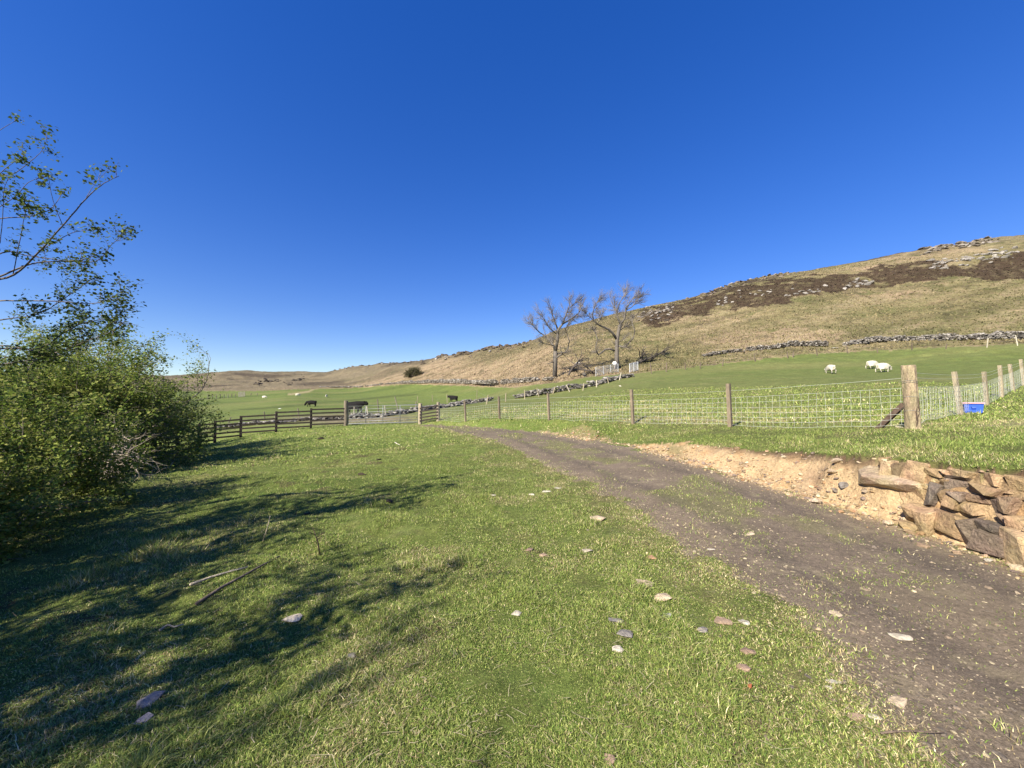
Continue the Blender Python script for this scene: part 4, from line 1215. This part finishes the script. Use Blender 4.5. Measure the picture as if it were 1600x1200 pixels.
nspec = dict(seg=(4, 4, 4, 4), wander=(.2, .22, .25, .25), up=(.1, .1, .1, .1), kids=(4, 5, 4, 0), angle=(.5, 1.2), ratio=(.4, .7), taper=.6, levels=2, leaf_from=1, t0=.15, start=1, rmin=.0025, pale=1.1, short=.62)
traced_tree("hawthorn", "near hawthorn reaching thin leafy branches against the sky at the picture edge", "tree", near_limbs, nspec, (.17, .145, .125), .55, 3.9, 1, (5.0, .034, .8), "hawthorns along the edge of the meadow")

rng = np.random.default_rng(303)
# thorns beside and behind the viewpoint, whose shadows lie over the grass
hawthorn("thorn standing beside the viewpoint whose shadow falls on the near grass", gpt(-7.7, -.6), 4.6, 1.0, 11, kids=(6, 6, 5), leafn=70, leafsize=.065, lean=(.0, 0))
hawthorn("thorn behind the viewpoint shading the lower grass", gpt(-8.3, -2.9), 4.5, .95, 11, kids=(6, 6, 5), leafn=70, leafsize=.065, lean=(.0, 0))
hawthorn("thorn just outside the picture edge shading the grass below the near branches", gpt(-9.2, .9), 4.2, 1.1, 8, kids=(6, 6, 5), leafn=34, leafsize=.065, lean=(-.1, 0))

rng = np.random.default_rng(404)
# small thorns and dead wood at the foot of the hill
def shrub(name, label, base, h, r, n, col, leafcol, leafn, size, lean=(0, 0), cat="bush"):
    root = empty(name, base); tag(root, label, cat)
    tr = MB(); tips = []
    spec = dict(seg=(4, 4, 3), wander=(.2, .25, .25), up=(.1, .1, .05), kids=(6, 5, 0), angle=(.4, 1.1), ratio=(.45, .7), taper=.6, levels=2, leaf_from=1, t0=.25)
    for k in range(n):
        a = rng.uniform(0, 2 * math.pi); t = rng.uniform(.1, 1.2)
        d = np.array([math.cos(a) * math.sin(t) * r + lean[0], math.sin(a) * math.sin(t) * r + lean[1], math.cos(t) * h])
        grow(tr, np.array(base, float), d, np.linalg.norm(d) * rng.uniform(.55, .75), .03 * h, 0, spec, tips, np.array(col))
    child(tr.build("trunk", M_BARK), root)
    if leafn:
        lf = MB(); leaves_on(lf, tips, leafn, size, leafcol, size * .7); child(lf.build("crown", M_LEAF), root)
    return root
OLIVE = [(.085, .085, .035), (.11, .095, .05), (.065, .065, .03)]
p = hit(645, 589); shrub("gorse_bush", "round olive bush on the tan slope below the small leaning thorn", p, 3.9, 3.6, 16, (.12, .10, .08), OLIVE, 6, .38)
p = hit(657, 570); shrub("thorn_tree", "small wind bent thorn alone on the skyline", p, 3.0, 1.4, 6, (.12, .10, .085), OLIVE, 0, .2, lean=(1.9, 0), cat="tree")
def dead_wood(name, label, lines, D, r, col, kids=4, shoot=.8, cat="dead branches"):
    root = MB(); tips = []
    spec = dict(seg=(4, 4, 3), wander=(.2, .25, .25), up=(.0, .0, .0), kids=(4, 3, 0), angle=(.4, 1.1), ratio=(.45, .7), taper=.6, levels=2, leaf_from=9, t0=.2)
    for line in lines:
        pts = np.array([P(a, b_, D + rng.uniform(-.3, .3)) for a, b_ in line])
        pts[1:] += rng.normal(0, .04 * shoot, pts[1:].shape)
        root.tube(pts, np.linspace(r, r * .35, len(pts)), 6, col)
        for j in range(kids):
            i = rng.integers(0, len(pts) - 1); q = pts[i] * .5 + pts[i + 1] * .5; dl = pts[i + 1] - pts[i]
            grow(root, q, rot_about(dl, perp(dl), rng.uniform(.4, 1.1)), shoot * rng.uniform(.5, 1.2), r * .4, 1, spec, tips, np.array(col))
    o = root.build(name, M_BARK, None, False, origin=np.array(P(*lines[0][0], D)))
    return tag(o, label, cat)
dead_wood("fallen_tree", "dark fallen tree lying up the slope beside the short hurdle", [[(985, 573), (1000, 566), (1018, 558), (1045, 544)], [(1000, 566), (1003, 556), (1008, 550)], [(990, 572), (1010, 565), (1025, 563)]], 51, .22, (.07, .06, .05), 6, 1.6, "fallen tree")
dead_wood("fallen_tree", "dark arching dead branches on the ground between the two bare trees", [[(888, 586), (896, 574), (910, 568), (925, 580)], [(892, 580), (905, 577), (920, 578), (930, 583)], [(896, 574), (903, 566), (908, 562)]], 47, .16, (.085, .07, .06), 6, 1.4, "fallen tree")
dead_wood("dead_twigs", "pale tangle of dead twigs hanging out of the hawthorn over the grass", [
    [(112, 694), (140, 700), (170, 708), (200, 712), (222, 714)], [(130, 700), (150, 712), (172, 722), (190, 728)], [(120, 696), (145, 694), (168, 706), (196, 718), (218, 732), (220, 745)],
    [(105, 702), (128, 716), (150, 722), (162, 740), (168, 752)], [(140, 698), (165, 696), (186, 700), (214, 708)], [(125, 712), (150, 728), (170, 735)], [(90, 684), (110, 692), (130, 706)], [(178, 708), (195, 692), (202, 688), (190, 676), (172, 668)]],
    8.6, .018, (.42, .355, .27), 26, .42)
# scattered sticks in the grass
def stick(label, pts, r, col=(.42, .36, .27), up=.02, cat="stick", name="stick"):
    p = np.array([hit(*q) for q in pts]); p[:, 2] += np.linspace(up, up, len(p)) 
    b = MB(); b.tube(p, np.linspace(r, r * .5, len(p)), 6, col)
    return tag(b.build(name, M_BARK, None, True, origin=p[0].copy()), label, cat)
stick("long pale fallen stick lying in the sunlit gap of the shade", [(297, 917), (330, 905), (360, 896), (388, 889)], .012)
stick("dark brown fallen branch running beside the long pale stick", [(306, 948), (345, 922), (375, 906), (405, 889), (437, 872)], .014, (.16, .125, .095))
stick("short crooked pale stick lying in the deepest shade", [(250, 989), (262, 981), (272, 984), (287, 980)], .009)
stick("thin brown twig lying across the grass at the track edge near the bottom", [(1376, 1152), (1400, 1150), (1425, 1149), (1450, 1151), (1476, 1152)], .005, (.16, .12, .09))
stick("short white stick on the crest below the gate", [(617, 692), (621, 694.5), (625, 696)], .02, (.62, .56, .46))
def stalk(label, px, py, top, r, col):
    a = hit(px, py); h = (py - top[1]) / FPX * a[1]; b_ = P(top[0], top[1], a[1])
    b = MB(); b.tube(np.array([a, a * .5 + b_ * .5 + [.01, 0, .01], b_]), [r, r * .8, r * .5], 5, col)
    if col[0] < .2:
        for k in range(5):
            t = .45 + .12 * k; q = a * (1 - t) + b_ * t
            b.tube([q, q + [rng.normal(0, .05), rng.normal(0, .05), .05]], .004, 4, col)
    return tag(b.build("dead_stalk", M_BARK, None, True, origin=a.copy()), label, "dead stalk")
stalk("pale dry stalk leaning up from the grass beside the bare patch", 411, 846, (422, 806), .008, (.45, .38, .26))
stalk("dark dead thistle stalk standing by the bare patch", 500, 868, (490, 828), .008, (.12, .085, .06))

# ---------------------------------------------------------------- stones one can point to
WHT = (.46, .41, .32); TN = (.46, .36, .24); BRN = (.27, .185, .13); GRY = (.24, .215, .185); PNK = (.36, .255, .17); RED = (.40, .13, .06)
stones = [
    ("largest flat tan stone at the track edge, partly under grass", 1007, 908, 34, 18, TN, True), ("square tan stone touching the flat tan one above it", 1034, 929, 32, 16, TN, False),
    ("tan stone on the verge with a whitish face, nearest the bend", 933, 808, 22, 11, TN, False), ("pale flat stone, middle of the row of three by the bend", 852, 766, 16, 7, WHT, True),
    ("pale flat stone at the track end of the row of three", 871, 761, 14, 6, WHT, True), ("small pale stone at the grass end of the row of three", 831, 772, 9, 5, WHT, False),
    ("little round pale stone alone on the meadow before the row of three", 770, 773, 8, 5, WHT, False), ("small white pointed stone alone in the middle of the grass", 807, 957, 14, 12, WHT, False),
    ("grey flat stone among dry stalks by the verge", 963, 966, 24, 13, GRY, True), ("larger grey stone just below the grey flat one", 976, 989, 24, 14, GRY, False),
    ("white stone below the two grey ones", 966, 1012, 18, 10, WHT, False), ("speckled pale stone on green turf near the two big tan ones", 1043, 960, 20, 11, (.42, .40, .36), False),
    ("broad brown stone on the verge beside a small white block", 1128, 966, 34, 15, PNK, True), ("small white block on the verge beside the broad brown stone", 1163, 971, 19, 9, WHT, False),
    ("reddish brown rounded stone standing proud of the verge", 1169, 1015, 24, 15, BRN, False), ("pinkish brown stone half sunk below the rounded one", 1162, 1042, 20, 14, BRN, False),
    ("grey brown stone cluster piece beside a dark hollow", 1098, 982, 18, 11, GRY, False), ("small brown stone at the grass edge of that cluster", 1077, 977, 14, 11, BRN, False),
    ("tiny brick red stone in the grass", 1173, 1071, 10, 12, RED, False), ("large brown slab sunk in the bottom verge", 1336, 1114, 30, 22, PNK, True),
    ("pale flake beside the large brown slab", 1365, 1117, 20, 9, WHT, True), ("long pale flat stone at the ragged track edge", 1400, 1092, 34, 14, TN, True),
    ("white curved stone in the grass verge by a bright moss patch", 1302, 1063, 22, 10, WHT, True), ("small cream stone just below the white curved one", 1295, 1073, 11, 7, WHT, False),
    ("flat greyish slab lying in the middle of the track", 1404, 991, 32, 12, (.44, .38, .28), True), ("pale pair of flat stones on the track, larger piece", 1305, 957, 22, 8, TN, True),
    ("small orange tan stone at the track border", 1279, 982, 12, 9, (.48, .36, .22), False), ("flat tan stone on the track in front of the rock face spill", 1170, 832, 18, 7, TN, True),
    ("small white stone on the track beside two tiny ones", 1111, 857, 12, 5, WHT, True), ("sunlit stone lying in the deep shade of the thorns", 456, 964, 26, 14, (.52, .44, .33), False),
    ("grey stone pair in the shade near the bottom corner", 236, 1090, 34, 24, (.27, .24, .22), False), ("small dark stone under the grey pair in the shade", 228, 1120, 22, 12, (.25, .23, .25), False),
    ("grey stone at the shadow's edge", 552, 1022, 20, 11, GRY, False), ("brown stone on the verge at the very bottom of the grass", 950, 1186, 22, 14, BRN, False),
    ("pinkish stone on the meadow beside a brown one", 850, 866, 15, 9, PNK, False), ("brown stone on the meadow next to the pinkish one", 826, 858, 13, 8, BRN, False),
    ("mossy grey stone on the meadow nearer the track than the pink and brown pair", 918, 859, 17, 9, (.35, .30, .22), False),
    ("white stone on the turf above the cut bank", 1266, 690, 8, 4, WHT, False), ("pale stone at the foot of the slanting strut", 1366, 666, 16, 5, WHT, True),
    ("pale stone at the foot of the stout strainer post", 1407, 667, 14, 5, WHT, False),
    ("white boulder below the hillside dyke gap", 1304, 543, 14, 4, (.72, .70, .66), True), ("white boulder on the slope between the two bare trees", 903, 567, 6, 6, (.78, .76, .74), False),
    ("white stone on the far field in line with the rail fence", 437, 638, 6, 2.5, (.72, .70, .66), True), ("small pale stone in the field below the hurdles", 969, 603, 4, 3, (.6, .55, .45), False),
    ("orange tan stone on the verge above the two big tan ones", 1017, 868, 22, 10, (.42, .24, .14), True),
]
for k, (lab, px, py, w, h, c, fl) in enumerate(stones):
    single_rock("stone" if w < 26 else "flat_stone", lab, px, py + h * .3, w * 1.1 if px < 1000 else w * .95, h * (.45 if fl else .8), c3(c, .1), "stone", k, depth=.75 if fl else .85, sink=.36 if fl else .28)
# loose boulders on the sandy bank
for k, (lab, px, py, w, h, c) in enumerate([
    ("rounded tan boulder, upper of two perched on the sandy bank", 1308, 718, 21, 14, TN), ("rounded tan boulder, lower of two perched on the sandy bank", 1302, 735, 27, 11, (.52, .40, .25)),
    ("angular boulder lying at the track edge below the sandy bank", 1276, 781, 20, 14, (.48, .38, .27)), ("blue grey slab leaning on the sandy bank", 1318, 757, 20, 18, (.23, .205, .18)),
    ("dark grey slab beside the blue grey one", 1305, 765, 14, 12, (.22, .18, .14)), ("pale block fallen at the foot of the rock face", 1415, 812, 24, 20, (.55, .43, .28)),
    ("tan block on the toe of the bank below the hollow", 1388, 815, 20, 12, (.52, .41, .27)), ("flat tan block in the spill under the rock face", 1446, 824, 22, 12, TN),
    ("long pale edge stone along the toe of the rock face", 1530, 858, 44, 10, TN), ("pale stone at the bottom of the rock face spill", 1545, 874, 14, 8, WHT)]):
    single_rock("boulder", lab, px, py + h * .4, w / 1.25, h * .95, c, "boulder", 100 + k, M_BLOCK, .15)

# white round marker by the second bare tree
wm = P(960.5, 568, 48.2); b = MB()
an = np.linspace(0, 2 * math.pi, 20, endpoint=False)
ring = lambda rr, y: np.stack([wm[0] + rr * np.cos(an), np.full(20, wm[1] + y), wm[2] + .03 + rr * .95 * np.sin(an)], 1)
v = np.concatenate([ring(.20, -.06), ring(.26, -.02), ring(.26, .10), ring(.18, .14)])
f = [[20 * a + k, 20 * a + (k + 1) % 20, 20 * a + 20 + (k + 1) % 20, 20 * a + 20 + k] for a in range(3) for k in range(20)]
b.add(v, [np.array(f), np.arange(20)[::-1][None], (60 + np.arange(20))[None]], (.78, .77, .74))
b.tube([wm + [0, .04, -.2], wm + [0, .04, -.9]], .05, 6, (.3, .25, .2))
tag(b.build("marker", M_PLASTIC, None, True), "white round marker standing against the trunk of the second bare tree", "marker")

rng = np.random.default_rng(606)
# ---------------------------------------------------------------- loose material nobody could count
def road_mask(x, y):
    sl, sr = road_s(x, y)
    n1 = fbm(x * 1.3, y * 1.3, 101, 4); n3 = fbm(x * 5, y * 5, 121, 3)
    return -np.maximum(sl, sr) + .30 * n1 + .22 * n3, sl, sr

def polar(n, d0, d1, a0=-62, a1=62, power=0.0):
    u = rng.random(n)
    d = np.exp(np.log(d0) + u * (math.log(d1) - math.log(d0)))
    a = np.radians(rng.uniform(a0, a1, n))
    return d * np.sin(a), d * np.cos(a)

def build_gravel():
    x, y = polar(120000, 1.4, 24, -30, 62)
    rd, sl, sr = road_mask(x, y)
    keep = ((rd > -.15) & (rng.random(len(x)) < .55 + .45 * fbm(x * 1.1, y * 1.1, 401, 3))) | ((rd > -1.2) & (sl > -.2) & (rng.random(len(x)) < .22 * np.exp(-np.maximum(-rd, 0) / .45)))
    x, y = x[keep], y[keep]; z = ground(x, y)
    d = np.hypot(x, y)
    s = np.exp(rng.normal(math.log(.009), .55, len(x))) * (1 + d * .05); s = np.clip(s, .004, .07)
    c = np.array([(.34, .27, .18), (.25, .19, .13), (.42, .35, .22), (.18, .145, .11), (.14, .115, .09), (.15, .125, .095)])[rng.integers(6, size=len(x))] * rng.uniform(.7, 1.2, (len(x), 1))
    b = MB(); scatter_rocks(b, np.stack([x, y, z + s * .05], 1), s, c, FLATS[:4] + ROCKS[:3], .8, .3)
    tag(b.build("gravel", M_STONE), "loose pale and dark gravel scattered over the brown track", "gravel", kind='stuff')
    # broken stone on the sandy bank and its toe
    y = rng.uniform(1.5, 14.5, 26000); off = rng.uniform(-.55, 2.0, len(y)); off = np.where(rng.random(len(y)) < .45, rng.normal(-.05, .16, len(y)), off)
    x = np.interp(y, RR_Y, RR_X) + off
    z, I = ground(x, y, info=True)
    k = (I['bank'] & (rng.random(len(x)) < .7)) | ((I['s'] < .05) & (I['s'] > -.5) & (rng.random(len(x)) < .8 * np.exp(np.minimum(I['s'], 0) / .15)) & (I['dz'] > .1))
    x, y, z = x[k], y[k], z[k]
    s = np.clip(np.exp(rng.normal(math.log(.020), .70, len(x))), .008, .13)
    c = np.array([(.50, .38, .23), (.44, .31, .18), (.54, .43, .28), (.35, .25, .16), (.26, .20, .155), (.40, .25, .13)])[rng.integers(6, size=len(x))] * rng.uniform(.75, 1.15, (len(x), 1))
    b = MB(); scatter_rocks(b, np.stack([x, y, z + s * .12], 1), s, c, ROCKS[:6] + FLATS[:4], .9, .6)
    tag(b.build("rubble", M_BLOCK), "broken sandy rubble lying on the cut bank and along its toe", "rubble", kind='stuff')
build_gravel()

def blades(x, y, h, w, col, lean=.5, two=True):
    n = len(x); z = ground(x, y)
    a = rng.uniform(0, 2 * math.pi, n); b0 = np.stack([x, y, z - .004], 1)
    side = np.stack([np.cos(a), np.sin(a), np.zeros(n)], 1) * (w / 2)[:, None]
    la = rng.uniform(0, 2 * math.pi, n); ll = np.abs(rng.normal(0, lean, n)) + .15
    ld = np.stack([np.cos(la), np.sin(la), np.zeros(n)], 1)
    up = np.array([0, 0, 1.0])
    mid = b0 + up * (h * .58)[:, None] + ld * (h * ll * .35)[:, None]
    tip = b0 + up * (h * (1 - .25 * np.minimum(ll, 1.6)))[:, None] + ld * (h * ll)[:, None]
    if two:
        v = np.stack([b0 - side, b0 + side, mid + side * .8, mid - side * .8, tip], 1).reshape(-1, 3)
        i = np.arange(n)[:, None] * 5
        return v, [i + [0, 1, 2, 3], i + [3, 2, 4]], np.repeat(col, 5, 0)
    v = np.stack([b0 - side, b0 + side, tip], 1).reshape(-1, 3)
    return v, [np.arange(n)[:, None] * 3 + [0, 1, 2]], np.repeat(col, 3, 0)

def grass_colors(x, y, straw):
    n = len(x)
    g = np.array([(.190, .225, .050), (.145, .205, .042), (.215, .250, .066), (.085, .135, .026), (.28, .29, .10)])[rng.integers(5, size=n)]
    s = np.array([(.42, .35, .19), (.32, .255, .13), (.50, .43, .25), (.20, .15, .075)])[rng.integers(4, size=n)]
    t = (rng.random(n) < straw)[:, None]
    return np.where(t, s, g) * np.clip(np.exp(rng.normal(.24, .36, (n, 1))), .4, 2.2)

def build_grass():
    b = MB()
    for (n, d0, d1, two, hm, wm_) in ((600000, 1.3, 5.0, True, .018, .0048), (420000, 5, 13, False, .026, .009), (210000, 13, 30, False, .034, .022)):
        x, y = polar(n, d0, d1)
        rd, sl, sr = road_mask(x, y)
        Zi, I = ground(x, y, False, True)
        n1 = fbm(x * 1.3, y * 1.3, 101, 4); n2 = fbm(x * .28, y * .28, 111, 4); n5 = fbm(x * 3.2, y * 3.2, 501, 3)
        cen = smooth(.75, .25, np.abs(sl - sr) * .5 + .35 * n2 - .1)
        p = np.where(rd > 0, .02 + .28 * cen * (n1 > -.05) * (n5 > -.1) * smooth(2, 5, y) + .10 * (n5 > .35) + .55 * np.exp(-rd / .13), 1.0)
        p = np.where(I['bank'], .015, p)
        p = p * np.where(rd < 0, 1 - .55 * smooth(.15, .5, n5) * smooth(-1.5, -.2, rd), 1)
        k = rng.random(n) < p
        x, y, rd, n1, n2, n5, sr_ = x[k], y[k], rd[k], n1[k], n2[k], n5[k], sr[k]
        tuft = np.clip(1 + .9 * n5 + .5 * n1, .35, 2.4) * (1 + 1.3 * (fbm(x * 1.9, y * 1.9, 531, 2) > .52) * (rd < -.3))
        d = np.hypot(x, y)
        h = hm * tuft * rng.uniform(.5, 1.5, len(x)) * (1 + .35 * (sr_ > .3))
        w = wm_ * rng.uniform(.6, 1.3, len(x)) * np.where(d < 5, .55 + .12 * d, .5 + d * .05 if not two else 1)
        fx = edge_dist(x, y, [7.4, 10.7, 13, 17, 20.5, 25], [7.6, 6.0, 4.1, 1.64, -.65, -4.8])
        pale = smooth(-.2, .8, fx) * smooth(9, 3.5, fx) * (y > 4) * smooth(-.15, .35, fbm(x * .55 - y * .1, y * .9 + x * .2, 141, 3))
        straw = np.clip(0.06 + .34 * pale + .26 * smooth(-.05, .55, n1) + .40 * np.exp(-np.abs(rd) / .55) - .08 * (sr_ > .3), .03, .8)
        b.add(*blades(x, y, h, w, grass_colors(x, y, straw), 1.05 if two else .8, two))
    # dry stalks lying on the turf
    x, y = polar(3600, 1.4, 9)
    rd, sl, sr = road_mask(x, y); k = (rd < .25) & (sr < .2); x, y = x[k], y[k]; n = len(x)
    z = ground(x, y); a = rng.uniform(0, math.pi * 2, n); L = np.exp(rng.normal(math.log(.045), .5, n)); w = rng.uniform(.0008, .0018, n)
    dv = np.stack([np.cos(a), np.sin(a), rng.uniform(-.1, .25, n)], 1) * L[:, None]; pv = np.stack([-np.sin(a), np.cos(a), np.zeros(n)], 1) * w[:, None]
    c0 = np.stack([x, y, z + .018], 1)
    bend = np.stack([-np.sin(a), np.cos(a), np.zeros(n)], 1) * (rng.normal(0, .15, n) * L)[:, None]
    v = np.stack([c0 - pv, c0 + pv, c0 + dv * .5 + bend + pv, c0 + dv * .5 + bend - pv, c0 + dv + pv * .5, c0 + dv - pv * .5], 1).reshape(-1, 3)
    i = np.arange(n)[:, None] * 6
    col = np.repeat(np.array([(.46, .40, .25), (.38, .31, .18), (.30, .22, .13)])[rng.integers(3, size=n)], 6, 0)
    b.add(v, [i + [0, 1, 2, 3], i + [3, 2, 4, 5]], col)
    tag(b.build("grass", M_GRASS), "short grazed turf with dry straw blades over the meadow", "grass", kind='stuff')
build_grass()

def build_hill_grass():
    """rough tussocks on the hillside"""
    n = 90000
    x, y = polar(n, 38, 150, -25, 62)
    z = ground(x, y); px, py = project(x, y, z)
    k = (py < np.interp(px, BND_X, BND_Y) - 1) & (px > 560)
    x, y, px, py = x[k], y[k], px[k], py[k]
    n2 = fbm(x * .28, y * .28, 111, 4); n1 = fbm(x * 1.3, y * 1.3, 101, 4)
    hp = in_poly(px + 14 * n2 + 5 * n1, py + 8 * n2 + 7.0 * fbm(x * .2, y * .12, 181, 4), HEATHER) & (n2 * .8 + fbm(x * .25, y * .15, 185, 3) + .5 > -.1)
    d = np.hypot(x, y)
    h = rng.uniform(.10, .32, len(x)) * (1 + .4 * n2); w = rng.uniform(.10, .34, len(x)) * d / 80
    g = np.array([(.20, .18, .08), (.27, .22, .11), (.13, .13, .05), (.33, .26, .14), (.10, .095, .04)])[rng.integers(5, size=len(x))]
    tan = (rng.random(len(x)) < smooth(1080, 780, px))[:, None]
    lo = fbm(x * .12, y * .12, 601, 3)
    g = g * .4 + .6 * lerp(np.broadcast_to(np.array([.14, .14, .055]), g.shape), [.30, .24, .125], smooth(-.35, .35, lo + .3 * n1))
    g = np.where(tan, np.array([.34, .262, .155]) * rng.uniform(.8, 1.12, (len(x), 1)), g)
    g = np.where(hp[:, None], np.array([.058, .042, .028]) * rng.uniform(.6, 1.5, (len(x), 1)), g)
    b = MB(); b.add(*blades(x, y, h, w, g, .5, False))
    tag(b.build("hill_grass", M_GRASS), "rough brown and olive grass tussocks covering the hillside", "grass", kind='stuff')
build_hill_grass()

def build_molehills():
    """dark hoof torn clods on the meadow"""
    for k, (lab, px, py, w) in enumerate([("dark torn clod on the crest of the meadow, upper one", 593, 719, 10), ("dark torn clod on the meadow, largest of the line", 609, 784, 15), ("dark torn clod to the side of the crest, long and low", 566, 742, 13),
                                          ("dark torn clod above the bare patch, lowest of the line", 480, 803, 12), ("small dark clod near the rail fence", 502, 686, 10)]):
        single_rock("clod", lab, px, py, w, w * .5, (.045, .035, .022), "clod", 300 + k, M_STONE, .3)
build_molehills()
